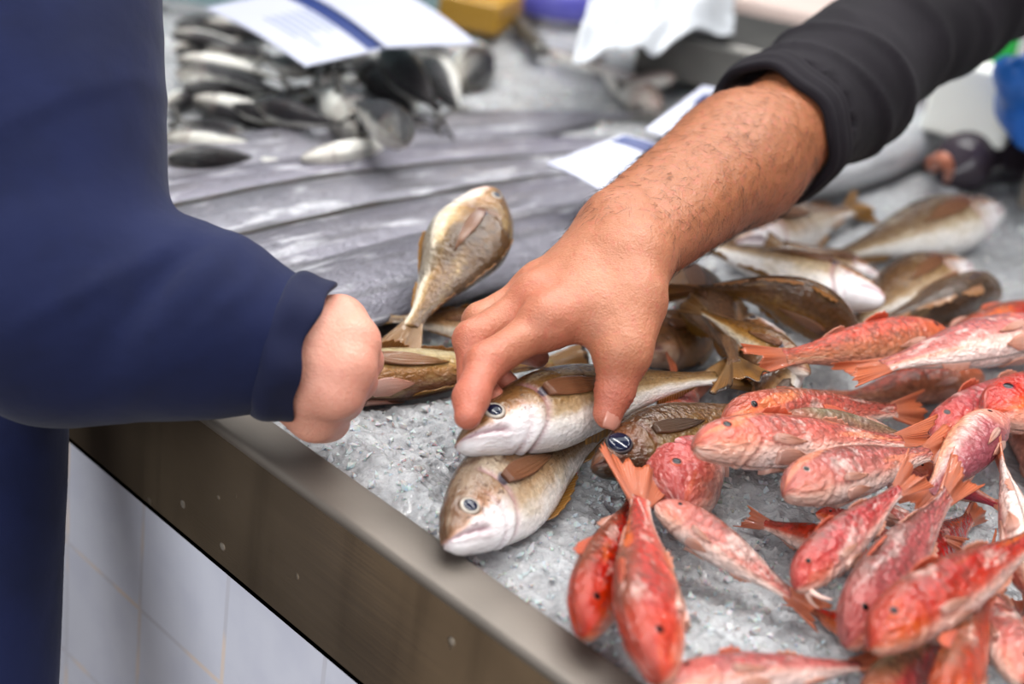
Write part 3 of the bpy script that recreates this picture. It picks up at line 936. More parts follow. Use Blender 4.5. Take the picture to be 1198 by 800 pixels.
# ------------------------------------------------------------------ floor, walls, counter
M['tiles'] = tile_mat()
def floor_mat():
    k = NM('market_floor')
    p = k.geo()
    n = k.noise(p, 3, 5, 0.6)
    c = k.ramp(n, [(0.3, srgb(98, 86, 74)), (0.55, srgb(128, 114, 100)), (0.75, srgb(146, 134, 120))])
    k.set(Base_Color=c, Roughness=0.35, Normal=k.bump(n, 0.2, 0.005))
    return k.m
def wall_mat():
    k = NM('market_wall')
    p = k.geo()
    n = k.noise(p, 2, 4, 0.6)
    k.set(Base_Color=k.mix(n, srgb(150, 156, 158), srgb(172, 176, 176)), Roughness=0.7)
    return k.m

def slab(name, lo, hi, mat, **kw):
    v, f = box_mesh(lo, hi)
    o = mesh_obj(name, v, f, mat, smooth=False)
    o['kind'] = 'structure'
    return o
slab('floor', (-5, -4, -0.1), (3, 5, 0.0), floor_mat())
slab('wall_back', (-5, 5.0, 0.0), (3, 5.15, 3.6), wall_mat())
slab('wall_left', (-5.15, -4, 0.0), (-5, 5, 3.6), wall_mat())

CNT_X0, CNT_X1, CNT_Y1 = -2.2, 0.35, 1.95
NOT_X, NOT_Y = -0.44, 0.90          # the vendor's bay cut into the counter
counter = empty('market_counter', (-0.8, 0.6, 0.0))
tag(counter, 'long fish counter of white tiles under a stainless steel tray', 'counter')
PZ = 0.7815
# tiled base
def ell(lo_z, hi_z, y0=FRONT_Y + 0.012, x1=CNT_X1, y1=CNT_Y1):
    pl = [(CNT_X0, y0), (x1, y0), (x1, NOT_Y), (NOT_X, NOT_Y), (NOT_X, y1), (CNT_X0, y1)]
    v = np.array([(x, y, z) for z in (lo_z, hi_z) for x, y in pl])
    side = np.array([[i, (i + 1) % 6, 6 + (i + 1) % 6, 6 + i] for i in range(6)])
    quads = np.array([[0, 3, 2, 1], [0, 5, 4, 3], [6, 7, 8, 9], [6, 9, 10, 11]])
    return v, [side, quads]
v, f = ell(0.0, 0.775)
mesh_obj('tiled_base', v, f, M['tiles'], counter, smooth=False)
# steel front panel (apron), a folded sheet with a small return at its foot
v, f = join([box_mesh((CNT_X0, FRONT_Y, PZ), (CNT_X1, FRONT_Y + 0.004, RIM_Z - 0.003)),
             box_mesh((CNT_X0, FRONT_Y, PZ), (CNT_X1, FRONT_Y + 0.03, PZ + 0.003))])
mesh_obj('front_panel', v, f, M['steel_panel'], counter, smooth=False)
# rim: rolled outer edge, flat top, drop to the tray
def rim_profile():
    r = 0.0035
    pts = [(FRONT_Y + 0.004, RIM_Z - 0.012)]
    for a in np.linspace(-90, 90, 9):
        pts.append((FRONT_Y - 0.0005 - r * 0.9 * math.cos(math.radians(a)) + 0.002, RIM_Z - r + r * math.sin(math.radians(a))))
    pts += [(FRONT_Y + 0.006, RIM_Z + 0.0003), (INNER_Y - 0.002, RIM_Z), (INNER_Y - 0.0004, RIM_Z - 0.0008), (INNER_Y, RIM_Z - 0.003), (INNER_Y, RIM_Z - 0.05),
            (INNER_Y - 0.002, RIM_Z - 0.05), (INNER_Y - 0.003, RIM_Z - 0.006), (FRONT_Y + 0.008, RIM_Z - 0.004), (FRONT_Y + 0.007, RIM_Z - 0.012)]
    return np.array(pts)
pr = rim_profile()
xs = np.linspace(CNT_X0, CNT_X1, 60)
n = len(pr)
V = np.array([[x, y, z] for x in xs for y, z in pr])
i, j = np.meshgrid(np.arange(len(xs) - 1), np.arange(n), indexing='ij')
q = np.stack([i * n + j, (i + 1) * n + j, (i + 1) * n + (j + 1) % n, i * n + (j + 1) % n], -1).reshape(-1, 4)
mesh_obj('steel_rim', V, q, M['steel_rim'], counter)
# tray walls at the far sides
v, f = join([box_mesh((CNT_X0, CNT_Y1 - 0.01, 0.775), (NOT_X, CNT_Y1, RIM_Z + 0.02)),
             box_mesh((NOT_X - 0.01, NOT_Y - 0.01, 0.775), (NOT_X, CNT_Y1, RIM_Z)),
             box_mesh((NOT_X, NOT_Y - 0.01, 0.775), (CNT_X1, NOT_Y, RIM_Z)),
             box_mesh((CNT_X0, 0.0, 0.775), (CNT_X0 + 0.01, CNT_Y1, RIM_Z)),
             box_mesh((CNT_X1 - 0.01, 0.0, 0.775), (CNT_X1, NOT_Y, RIM_Z))])
mesh_obj('tray_wall', v, f, M['steel_dark'], counter, smooth=False)

# ------------------------------------------------------------------ ice bed
def ice_h(x, y):
    p = np.stack([x, y], -1)
    rg = 1 - np.abs(vnoise(p * 120 + 3, 3)); rg2 = 1 - np.abs(vnoise(p * 260 + 7, 4))
    h = 0.006 * vnoise(p * 9, 1) + 0.004 * vnoise(p * 28, 2) + 0.0030 * (rg ** 2 - .4) + 0.0016 * (rg2 ** 2 - .4)
    edge = smoothstep(0.0, 0.03, y - INNER_Y)
    return ICE_Z - 0.004 * (1 - edge) + h * (0.35 + 0.65 * edge)

hx = HX0 + (np.arange(HNX) + 0.5) * CELL; hy = HY0 + (np.arange(HNY) + 0.5) * CELL
HXX, HYY = np.meshgrid(hx, hy, indexing='ij')
HF[:] = ice_h(HXX, np.maximum(HYY, INNER_Y)) + 0.0008
HF[:, hy < INNER_Y] = RIM_Z
# ------------------------------------------------------------------ the fish, bottom of each heap first
GM = 'red mullet heaped on the ice at the right'
GP = 'brown and white fish in the middle of the tray'
# ---- long silver fish laid side by side
GS = 'long silver fish laid side by side across the tray'
for n, t, lab, r, kw in [
    ((40, 222), (760, 132), 'long silver fish farthest back, below the small dark fish', -80, {}),
    ((40, 268), (800, 160), 'second long silver fish from the back', -80, {}),
    ((60, 312), (830, 175), 'third long silver fish, in the middle of the row', -82, {}),
    ((80, 362), (860, 185), 'long silver fish running behind the head of the propped brown fish', -82, {}),
    ((150, 420), (880, 215), 'nearest long silver fish, behind the navy cuff', -84, {})]:
    lay('scabbardfish', n, t, 'scabbard', lab, GS, roll=r, soft=.006, cap=.04, fat=.7, deep=1.5, build=dict(detail=1.3), bh=.012 * math.sin(n[1] * .7), bh2=.006 * math.cos(n[1] * .31), **kw)
# ---- brown and white fish
def pout(n, t, label, skin='pouting', **kw):
    b = dict(iris='iris_silver', pelvic=False)
    b.update(kw.pop('build', {}))
    return lay('pouting', n, t, skin, label, GP, build=b, **kw)
pout((345, 448), (690, 422), 'golden brown fish lying flat behind the two hands, its flank showing', 'pouting_gold', roll=-64, fat=.85, deep=.66, build=dict(pelvic=True, pect_mat='fin_brown'))
pout((600, 385), (432, 371), 'olive fish whose tail shows under the propped up brown fish', 'pouting_brown', roll=50)
pout((744, 414), (880, 365), 'brown fish with a silver ringed eye peeping past the right of the wrist', 'pouting_gap', roll=-66, deep=1.2, build=dict(eye_scale=.9))
pout((760, 335), (640, 290), 'brown fish hidden behind the wrist with only its tail tip out', 'pouting_brown', roll=60)
pout((782, 312), (864, 448), 'brown fish running down from under the forearm with a thin dark tail', 'pouting_gap', roll=-60, bh=-.05, deep=.62, zt=.035)
pout((948, 436), (800, 352), 'brown fish deep in the shade under the arched one', 'pouting_brown', roll=55)
pout((872, 378), (862, 505), 'pale bellied fish curled beside the brown arched one, above the red fish', 'pouting', roll=80, bh=-.14, fat=1.3, deep=1.2, cap=.036)
pout((694, 546), (935, 462), 'dark fish with a very large blue black eye below the thumb', 'pouting_dark', roll=-58, fat=1.0, build=dict(eye_scale=1.7, iris='iris_blue', caud_mat='fin_dark', pect_mat='fin_dark'))
pout((522, 634), (752, 476), 'pale headed fish nearest the steel rim with its mouth turned down', 'pouting', roll=-54, fat=.85, bh=-.03, deep=.98, zn=.015, zt=.008, cap=.018)
pout((857, 288), (1014, 240), 'silver white fish with an ochre tail just past the forearm', 'pouting', roll=-62, build=dict(caud_mat='fin_ochre'))
pout((1028, 322), (895, 280), 'small white headed fish wedged behind the long pink nosed one', 'pouting', roll=60)
pout((1132, 312), (985, 392), 'greyish fish with a purple gill on the right of the heap', 'pouting', roll=70, bh=.04)
pout((1168, 334), (975, 398), 'plump olive brown fish at the right end of the heap, back towards us', 'pouting_gap', roll=-40, fat=1.2, cap=.035)
pout((1008, 410), (772, 345), 'brown arched fish bent over the gap in the middle of the heap', 'pouting_gap', roll=-28, bv=.15, zn=.012, zt=.02, cap=.04, fat=1.3, deep=1.15, build=dict(caud_mat='fin_brown'))
pout((1168, 247), (938, 312), 'white faced fish with brown back at the far right of the heap', 'pouting', roll=64, deep=.82)
pout((1034, 352), (760, 268), 'long white fish with a pink nose lying on top of the heap', 'pouting', roll=84, deep=1.2, fat=1.1, zn=.035, zt=.035, cap=.055)
# held fish and the propped one
hero, hero_o = pout((537, 518), (884, 436), 'brown backed fish pinched between thumb and fingers of the bare hand', 'pouting', roll=-60, cap=.038, zn=.03, zt=.026, bv=.01, bh=-.035, deep=.76)
pout((580, 226), (462, 412), 'mottled brown fish propped up on its tail between the two hands', 'pouting_mottled', roll=-90, zn=.070, zt=.016, cap=.09, fat=1.3, deep=1.38, build=dict(pect_mat='fin_rust'))

# ---- red mullet
def mul(n, t, label, skin='mullet', **kw):
    b = dict(barbels=False)
    b.update(kw.pop('build', {}))
    return lay('red_mullet', n, t, skin, label, GM, build=b, **kw)
# lower layer
mul((797, 600), (806, 432), 'red fish whose blunt face points at us behind the splayed orange tail', roll=-70, cap=.022, fat=1.45, deep=1.25)
mul((768, 590), (962, 722), 'red fish with pale belly lying diagonally across the open ice', roll=-60, cap=.03, deep=1.12, fat=1.1)
mul((1015, 655), (868, 604), 'red fish with a bright orange tail sticking out over the open ice', roll=62, deep=1.5, fat=1.3, build=dict(caud_mat='fin_orange'))
mul((845, 492), (1088, 478), 'slender pink fish behind the long red one near the brown fish', roll=-40, fat=.9, deep=.85)
mul((895, 508), (1112, 522), 'olive backed red fish squeezed behind the long red one', 'mullet_olive', roll=-18)
mul((1150, 440), (952, 472), 'brownish red fish with coarse scales, tail to the left', 'mullet_brown', roll=58)
mul((1230, 372), (1040, 415), 'pink fish at the far back of the red heap, mostly covered', roll=35)
mul((1262, 378), (1122, 402), 'pink backed fish peeking out behind the white bellied red one', roll=20)
mul((1112, 396), (870, 424), 'long red fish whose forked tail overlaps the brown heap', 'mullet_brown', roll=52, deep=.85, tailA=.2)
mul((1040, 765), (924, 698), 'red fish buried under the heap with a brownish orange tail out', 'mullet_brown', roll=50)
mul((1060, 690), (1150, 590), 'pink fish deep under the heap seen through a gap', roll=-40)
mul((1010, 840), (1128, 722), 'dark pink fish under the bottom of the heap', 'mullet_olive', roll=-40)
mul((1195, 470), (1238, 620), 'brown red fish at the right edge pointing away', 'mullet_brown', roll=-70)
mul((1230, 850), (1192, 690), 'brown red fish in the bottom right corner', 'mullet_brown', roll=10)
mul((1010, 590), (1130, 640), 'red fish showing a strip of flank under the pink and orange one', roll=-50)
mul((1085, 745), (1180, 640), 'pink fish wedged beneath the largest one at the lower right', roll=-60)
mul((1198, 800), (1130, 650), 'orange pink fish lying under the narrow tail stalk at the lower right', roll=60)
mul((1060, 545), (1190, 600), 'rosy fish in the dark hollow below the purple bellied one', 'mullet_dark', roll=-40)
mul((955, 600), (1080, 640), 'red fish under the short one with the pale ringed eye', roll=-40)
# upper layer
mul((682, 742), (752, 560), 'red fish with a pale face at the left, nearest the steel rim', roll=-40)
mul((771, 796), (744, 552), 'red fish with splayed orange tail upright in the middle of the open ice', roll=-48, tailv=.05, twist=-30, fat=1.05, tailA=.5)
mul((811, 522), (1104, 516), 'long bright red fish lying level along the edge of the ice', roll=-62, deep=.85)
mul((1236, 385), (984, 438), 'white bellied red fish at the top right of the red heap', roll=88, tailA=.13)
mul((917, 577), (1122, 520), 'short red fish with a pale ringed eye above the ice hollow', roll=-58, zn=.02, zt=.03, cap=.05, build=dict(iris='iris_silver'))
mul((1088, 512), (1262, 415), 'orange headed fish with a dark red eye tucked in the right of the heap', roll=-66, fat=.9, deep=.8, zn=.03, zt=.045, cap=.06)
mul((1152, 486), (1400, 440), 'large headed red fish with a blood red eye at the right edge', roll=-72, deep=1.1, zn=.045, zt=.045, cap=.06, build=dict(iris='iris_blood', eye_scale=1.35))
mul((1172, 488), (1068, 600), 'purple bellied fish with an orange white back in mid heap', 'mullet_dark', roll=72, zn=.035, zt=.03, cap=.05, deep=1.15, fat=1.2)
mul((1208, 690), (1164, 512), 'narrow white tail stalk standing up at the right edge', 'mullet', roll=170)
mul((930, 688), (1078, 548), 'pink and orange fish with a long white barbel over the ice', roll=-58, zn=.02, zt=.045, cap=.055,  build=dict(barbels=True))
mul((989, 754), (1132, 545), 'brownish red fish with a bright orange head and white lip', roll=-42, fat=.95, zn=.022, zt=.05, cap=.06)
mul((776, 806), (1052, 772), 'red and white fish lying level along the bottom edge', roll=-92, cap=.022)
mul((1100, 855), (1168, 668), 'pink fish with a narrow tail stalk at the bottom right', roll=-30)
mul((1017, 756), (1252, 602), 'largest pink red fish on top of the heap at the lower right', roll=-58, deep=.95, zn=.035, zt=.055, cap=.07)

lay('silver_fish', (1108, 132), (846, 262), 'silver', 'big silver fish behind the black sleeve, head towards the white foam', 'large silver fish', name='silver_fish', roll=70, soft=.006, build=dict(detail=1.2))

# ---- small dark fish at the upper left
GK = 'small dark fish heaped under the price card'
mk = [((196, 186), (330, 188), 60, 0), ((340, 196), (270, 186), 170, 0), ((352, 186), (456, 150), -105, .12),
      ((300, 165), (195, 138), 20, 0), ((225, 116), (380, 160), 150, 0), ((196, 122), (240, 108), 100, 0),
      ((418, 152), (350, 96), 60, .06), ((205, 84), (380, 128), -40, 0), ((190, 160), (330, 172), -60, 0),
      ((470, 165), (380, 112), 20, .1), ((206, 70), (350, 96), 150, 0), ((362, 100), (430, 92), -150, .08),
      ((412, 66), (490, 150), 120, -.08), ((450, 58), (520, 140), 30, 0), ((500, 70), (545, 138), 90, 0),
      ((205, 58), (290, 46), 130, 0), ((200, 40), (310, 60), 110, 0), ((240, 56), (350, 74), 0, 0), ((310, 72), (440, 88), 10, 0),
      ((205, 30), (300, 32), 40, 0), ((545, 95), (570, 52), 60, 0), ((480, 50), (545, 70), 10, 0), ((350, 60), (470, 60), 40, 0), ((240, 26), (350, 48), 140, 0)]
mk += [((262, 172), (205, 150), 60, 0), ((300, 120), (420, 150), 20, .05), ((215, 104), (320, 110), 60, 0), ((330, 140), (250, 118), -20, 0), ((440, 130), (520, 150), 10, 0),
       ((360, 85), (300, 70), 20, 0), ((480, 95), (440, 62), -30, 0), ((240, 92), (205, 98), 160, 0)]
mklab = ['small dark fish at the lower left corner of the dark heap', 'small pale fish on the silver fish at the foot of the dark heap', 'white bellied small fish with curled dark tail at the front of the dark heap',
         'dark fish lying level at the left of the dark heap', 'long white belly lying aslant across the left of the dark heap', 'white snout poking out beside the navy sleeve',
         'grey scaled fish slanting down in the middle of the dark heap', 'dark backed fish above the aslant white belly', 'dark curved fish just above the lowest left one',
         'black fish with a blue sheen right of the middle of the dark heap', 'white belly with a reddish spot, high on the left of the dark heap', 'round white belly in the middle of the dark heap',
         'white fish hanging down from under the card, right of the middle', 'black fish beside it on the right of the dark heap', 'tan and dark fish at the right end of the dark heap',
         'whitish fish at the upper left of the dark heap', 'pale fish against the left corner of the card', 'dark fish under the left edge of the card', 'dark fish under the lowest corner of the card',
         'small fish at the very back left of the dark heap', 'dark curved tail at the far right of the dark heap', 'dark fish covered by the right half of the card', 'dark fish covered by the middle of the card', 'pale fish covered by the left half of the card',
         'dark fish wedged just above the lowest fish at the left of the dark heap', 'dark backed fish slanting behind the grey scaled one', 'black backed fish under the high white belly with the reddish spot',
         'dark fish between the aslant white belly and the grey scaled fish', 'black fish low at the right foot of the dark heap', 'dark fish just left of the lowest corner of the card',
         'dark fish behind the white one hanging from under the card', 'short white bellied fish at the navy sleeve, mid height of the dark heap']
for (n, t, r, b), lab in zip(mk, mklab):
    lay('mackerel', n, t, 'mackerel', lab, GK, name='mackerel', roll=r, bh=b, soft=.010, cap=.075, fat=1.7 if n != (352, 186) else 1.15, deep=1.45 if n != (352, 186) else 1.1, build=dict(detail=.6, fins=False))
# pale squid and scraps on the ice at the back
GQ = 'pale squid lying on the ice at the back'
for n, t, lab, r in [((770, 128), (690, 70), 'brownish squid at the back of the ice, left of the black cuff', 60),
                     ((640, 60), (715, 90), 'pinkish pale squid farthest back on the ice', -40),
                     ((790, 90), (720, 100), 'grey white squid beside the brownish one', 30)]:
    lay('silver_fish', n, t, 'squid', lab, GQ, name='squid', roll=r, soft=.008, fat=1.5, deep=1.3, build=dict(fins=False, detail=.6))
for l in FISH_LOG: print('FISH', l)
# ------------------------------------------------------------------ ice bed
def spaced(a, b, fine0, fine1, s, grow):
    xs = list(np.arange(fine0, fine1, s))
    st = s
    while xs[-1] < b:
        st *= grow; xs.append(xs[-1] + st)
    st = s
    while xs[0] > a:
        st *= grow; xs.insert(0, xs[0] - st)
    xs[0] = a; xs[-1] = b
    return np.array(xs)
gx = spaced(CNT_X0 + 0.011, CNT_X1 - 0.011, -0.62, -0.10, 0.0016, 1.03)
gy = spaced(INNER_Y + 0.0012, CNT_Y1 - 0.012, INNER_Y + 0.0012, 0.36, 0.0016, 1.03)
GX, GY = np.meshgrid(gx, gy, indexing='ij')
Hh = ice_h(GX, GY)
# the fish have sunk a little way into the bed: press it down under them
LFm = LF.copy()
for dx in (-1, 0, 1):
    for dy in (-1, 0, 1):
        LFm = np.minimum(LFm, np.roll(np.roll(LF, dx, 0), dy, 1))
far = LF.copy()
for dx in (-2, -1, 0, 1, 2):
    for dy in (-2, -1, 0, 1, 2):
        far = np.minimum(far, np.roll(np.roll(LF, dx, 0), dy, 1))
LFm = np.where(HYY > 0.30, far, LFm)          # long fish farther back are sampled more coarsely
def press(x, y, h, gap=.0012):
    ix = np.clip(((x - HX0) / CELL).astype(int), 0, HNX - 1); iy = np.clip(((y - HY0) / CELL).astype(int), 0, HNY - 1)
    return np.maximum(np.minimum(h, LFm[ix, iy] - gap), 0.805)
Hh = press(GX, GY, Hh)
nx, ny = GX.shape
top = np.stack([GX, GY, Hh], -1).reshape(-1, 3)
i, j = np.meshgrid(np.arange(nx - 1), np.arange(ny - 1), indexing='ij')
a = (i * ny + j).ravel()
q = np.stack([a, a + ny, a + ny + 1, a + 1], -1)
cx_, cy_ = GX.ravel()[q].mean(1), GY.ravel()[q].mean(1)
q = q[~((cx_ > NOT_X - 0.012) & (cy_ > NOT_Y - 0.012))]
ed = np.concatenate([q[:, [0, 1]], q[:, [1, 2]], q[:, [2, 3]], q[:, [3, 0]]])
ek = np.sort(ed, 1); ek = ek[:, 0].astype(np.int64) * (nx * ny) + ek[:, 1]
_, inv, ct = np.unique(ek, return_inverse=True, return_counts=True)
bd = ed[ct[inv] == 1]                       # outer edges of the bed, closed downwards
low = top[bd.ravel()].copy(); low[:, 2] = 0.80
kk = np.arange(len(bd))
sk = np.stack([bd[:, 1], bd[:, 0], nx * ny + 2 * kk, nx * ny + 2 * kk + 1], -1)
V = np.concatenate([top, low])
# loose chips lying on the bed, in the same mass of ice
def chips(n, x0, x1, y0, y1, smin, smax, seed):
    r = np.random.default_rng(seed)
    base = np.array([[0, 0, 1], [.9, 0, .2], [.28, .85, .25], [-.73, .53, .15], [-.7, -.5, .3], [.3, -.85, .1], [0, 0, -1.0]])
    fc = np.array([[0, 1, 2], [0, 2, 3], [0, 3, 4], [0, 4, 5], [0, 5, 1], [6, 2, 1], [6, 3, 2], [6, 4, 3], [6, 5, 4], [6, 1, 5]])
    c = np.stack([r.uniform(x0, x1, n), r.uniform(y0, y1, n)], -1)
    z = ice_h(c[:, 0], c[:, 1])
    s = smin + (smax - smin) * r.random(n) ** 2.5
    keep = z + s * 1.6 < press(c[:, 0], c[:, 1], z + 1.0)
    keep &= (c[:, 1] < NOT_Y - .02)
    c, z, s = c[keep], z[keep], s[keep]; n = len(c)
    q_ = r.normal(size=(n, 4)); q_ /= np.linalg.norm(q_, axis=1)[:, None]
    w, x, y, zz = q_.T
    R = np.stack([1 - 2 * (y * y + zz * zz), 2 * (x * y - zz * w), 2 * (x * zz + y * w), 2 * (x * y + zz * w), 1 - 2 * (x * x + zz * zz), 2 * (y * zz - x * w),
                  2 * (x * zz - y * w), 2 * (y * zz + x * w), 1 - 2 * (x * x + y * y)], -1).reshape(n, 3, 3)
    b = base[None] * (1 + 0.35 * r.normal(size=(n, 7, 1))) * np.stack([np.ones(n), r.uniform(.6, 1, n), r.uniform(.35, .9, n)], -1)[:, None]
    Vv = np.einsum('nij,nkj->nki', R, b) * s[:, None, None]
    Vv += np.stack([c[:, 0], c[:, 1], z + s * 0.15], -1)[:, None]
    return Vv.reshape(-1, 3), (fc[None] + 7 * np.arange(n)[:, None, None]).reshape(-1, 3)
cA = chips(6000, -0.60, -0.12, INNER_Y + 0.006, 0.34, 0.0008, 0.0036, 5)
cB = chips(2500, -1.4, -0.1, 0.30, 0.88, 0.001, 0.005, 6)
nt = len(V)
V = np.concatenate([V, cA[0], cB[0]])
fs = [q, sk, cA[1] + nt, cB[1] + nt + len(cA[0])]
mi = np.concatenate([np.zeros(len(q) + len(sk), int), np.ones(len(cA[1]) + len(cB[1]), int)])
ice = mesh_obj('crushed_ice', V, fs, [M['ice'], M['ice_chip']], origin=(-0.8, 0.6, 0.80), mat_idx=mi, smooth=False)
tag(ice, 'bed of crushed ice filling the steel tray beneath the fish', 'ice', kind='stuff')
# smooth shading only on the broad bed
sm = np.zeros(len(ice.data.polygons), bool); sm[:len(q)] = True
ice.data.polygons.foreach_set('use_smooth', sm)
# ------------------------------------------------------------------ bodies: smooth blended volumes meshed as one surface
def smin(a, b, k):
    h = np.clip(0.5 + 0.5 * (b - a) / k, 0, 1)
    return b + (a - b) * h - k * h * (1 - h)

class Vol:
    def __init__(self, lo, hi, h):
        self.h = h; self.lo = np.array(lo, float)
        self.n = np.ceil((np.array(hi, float) - self.lo) / h).astype(int) + 1
        self.F = np.full(self.n, 0.06, np.float32)
    def block(self, lo, hi):
        a = np.clip(np.floor((lo - self.lo) / self.h).astype(int), 0, self.n - 1)
        b = np.clip(np.ceil((hi - self.lo) / self.h).astype(int) + 1, 1, self.n)
        sl = tuple(slice(i, j) for i, j in zip(a, b))
        ax = [self.lo[d] + self.h * np.arange(a[d], b[d]) for d in range(3)]
        return sl, ax
    def cone(self, F, p, q, rp, rq, k, mode='add', groove=None, margin=0.02, flat=None):
        p, q = np.asarray(p, float), np.asarray(q, float)
        R = max(rp, rq) + margin
        sl, ax = self.block(np.minimum(p, q) - R, np.maximum(p, q) + R)
        if any(len(a) == 0 for a in ax):
            return
        X, Y, Z = np.meshgrid(*ax, indexing='ij', sparse=True)
        d = q - p; dd = float(d @ d) + 1e-12
        t = np.clip(((X - p[0]) * d[0] + (Y - p[1]) * d[1] + (Z - p[2]) * d[2]) / dd, 0, 1)
        ex, ey, ez = X - p[0] - t * d[0], Y - p[1] - t * d[1], Z - p[2] - t * d[2]
        r2 = ex * ex + ey * ey + ez * ez
        if flat is not None:                       # squash along one axis
            fa, fk = flat
            m = ex * fa[0] + ey * fa[1] + ez * fa[2]
            r2 = r2 + m * m * (fk * fk - 1)
        D = np.sqrt(r2) - (rp + (rq - rp) * t)
        if groove:
            for g0, gw, ga in groove:
                D = D + ga * np.exp(-((t - g0) / gw) ** 2)
        if mode == 'add':
            F[sl] = smin(F[sl], D.astype(np.float32), k)
        else:
            F[sl] = -smin(-F[sl], D.astype(np.float32), k)
    def mesh(self, F):
        s = F < 0
        n = self.n
        c = np.zeros(n - 1, np.int32)
        for i in (0, 1):
            for j in (0, 1):
                for k in (0, 1):
                    c += s[i:n[0] - 1 + i, j:n[1] - 1 + j, k:n[2] - 1 + k]
        act = (c > 0) & (c < 8)
        idx = np.argwhere(act)
        ids = np.full(n - 1, -1, np.int32); ids[act] = np.arange(len(idx))
        acc = np.zeros((len(idx), 3)); cnt = np.zeros(len(idx))
        cor = [(i, j, k) for i in (0, 1) for j in (0, 1) for k in (0, 1)]
        val = {o: F[idx[:, 0] + o[0], idx[:, 1] + o[1], idx[:, 2] + o[2]] for o in cor}
        for a in cor:
            for ax in range(3):
                if a[ax] == 0:
                    b = tuple(a[d] + (d == ax) for d in range(3))
                    va, vb = val[a], val[b]
                    m = (va < 0) != (vb < 0)
                    t = va / (va - vb + 1e-20)
                    p = np.array(a, float) + np.eye(3)[ax] * t[:, None]
                    acc[m] += p[m]; cnt[m] += 1
        V = self.lo + self.h * (idx + acc / cnt[:, None])
        faces = []
        for ax in range(3):
            o1, o2 = (ax + 1) % 3, (ax + 2) % 3
            sa = np.moveaxis(s, (ax, o1, o2), (0, 1, 2)); ii = np.moveaxis(ids, (ax, o1, o2), (0, 1, 2))
            e = sa[:-1, 1:-1, 1:-1] != sa[1:, 1:-1, 1:-1]
            w = np.argwhere(e)
            i, j, k = w[:, 0], w[:, 1] + 1, w[:, 2] + 1
            q = np.stack([ii[i, j - 1, k - 1], ii[i, j, k - 1], ii[i, j, k], ii[i, j - 1, k]], -1)
            fl = sa[i, j, k]
            q[~fl] = q[~fl][:, ::-1]
            faces.append(q)
        Q = np.concatenate(faces)
        Q = Q[(Q >= 0).all(1)]
        return V, Q

def relax(V, Q, it=2, lam=0.5):
    E = np.concatenate([Q[:, [0, 1]], Q[:, [1, 2]], Q[:, [2, 3]], Q[:, [3, 0]]])
    E = np.concatenate([E, E[:, ::-1]])
    cnt = np.bincount(E[:, 0], minlength=len(V))[:, None]
    for _ in range(it):
        S = np.stack([np.bincount(E[:, 0], V[E[:, 1], d], minlength=len(V)) for d in range(3)], -1)
        V = V + lam * (S / np.maximum(cnt, 1) - V)
    return V

def near(V, p, r):
    return np.exp(-(np.linalg.norm(V - np.asarray(p), axis=1) / r) ** 2)

def vnormals(V, Q):
    n = np.cross(V[Q[:, 2]] - V[Q[:, 0]], V[Q[:, 3]] - V[Q[:, 1]])
    N = np.zeros_like(V)
    for c in range(4):
        for d in range(3):
            N[:, d] += np.bincount(Q[:, c], n[:, d], minlength=len(V))
    return N / (np.linalg.norm(N, axis=1)[:, None] + 1e-20)

# ================================================================== the vendor
J = dict(
    # forearm and wrist
    elbow=atd(985, 100, .930), mid=atd(868, 190, .840), wristR=atd(738, 302, .728), wristU=atd(722, 262, .752),
    # knuckles
    i0=atd(640, 378, .700), m0=atd(625, 352, .718), r0=atd(628, 338, .738), p0=atd(640, 335, .758),
    i1=atd(567, 425, .690), i2=atd(551, 466, .683), i3=atd(547, 487, .680),
    m1=atd(553, 397, .706), m2=atd(556, 450, .700), m3=atd(578, 468, .688),
    r1=atd(562, 375, .728), r2=atd(572, 432, .724), r3=atd(595, 453, .706),
    p1=atd(592, 368, .752), p2=atd(610, 408, .748), p3=atd(630, 418, .742),
    t0=atd(742, 350, .712), t1=atd(728, 412, .690), t2=atd(720, 455, .680), t3=atd(711, 484, .673),
)
# let thumb and forefinger meet the skin of the fish they hold
HV = hero.body(90, 64)[0]
def fish_depth(px, py, rad=5):
    c = (HV - CAM) @ RW
    sx, sy = CX + F_PX * c[:, 0] / c[:, 2], CY + F_PX * c[:, 1] / c[:, 2]
    m = (sx - px) ** 2 + (sy - py) ** 2 < rad ** 2
    return c[m, 2].min() if m.any() else None
def depth_of(p): return (np.asarray(p) - CAM) @ RW[:, 2]
fd_t, fd_i = fish_depth(707, 486, 9), fish_depth(560, 492, 12)
dt, di = depth_of(J['t3']), depth_of(J['i3'])
S_ = 0; print('HANDFIT', fd_t, dt, fd_i, di, fish_depth(575, 480, 9), fish_depth(620, 470, 9))
view = lambda p: (p - CAM) / depth_of(p)
sh_t, sh_i = fd_t - .0078 - dt, fd_i - .0066 - di
base = .5 * (sh_t + sh_i)
for n_ in J:
    w_ = {'mid': .6, 'elbow': .3}.get(n_, 1.0)
    x_ = base * w_
    if n_ in ('t1', 't2', 't3'): x_ += (sh_t - base) * {'t1': .4, 't2': .8, 't3': 1}[n_]
    if n_ in ('i1', 'i2', 'i3'): x_ += (sh_i - base) * {'i1': .4, 'i2': .8, 'i3': 1}[n_]
    J[n_] = J[n_] + view(J[n_]) * x_
allp = np.array(list(J.values()))
vol = Vol(allp.min(0) - 0.055, allp.max(0) + 0.055, 0.0013)
viewdir = RW[:, 2]
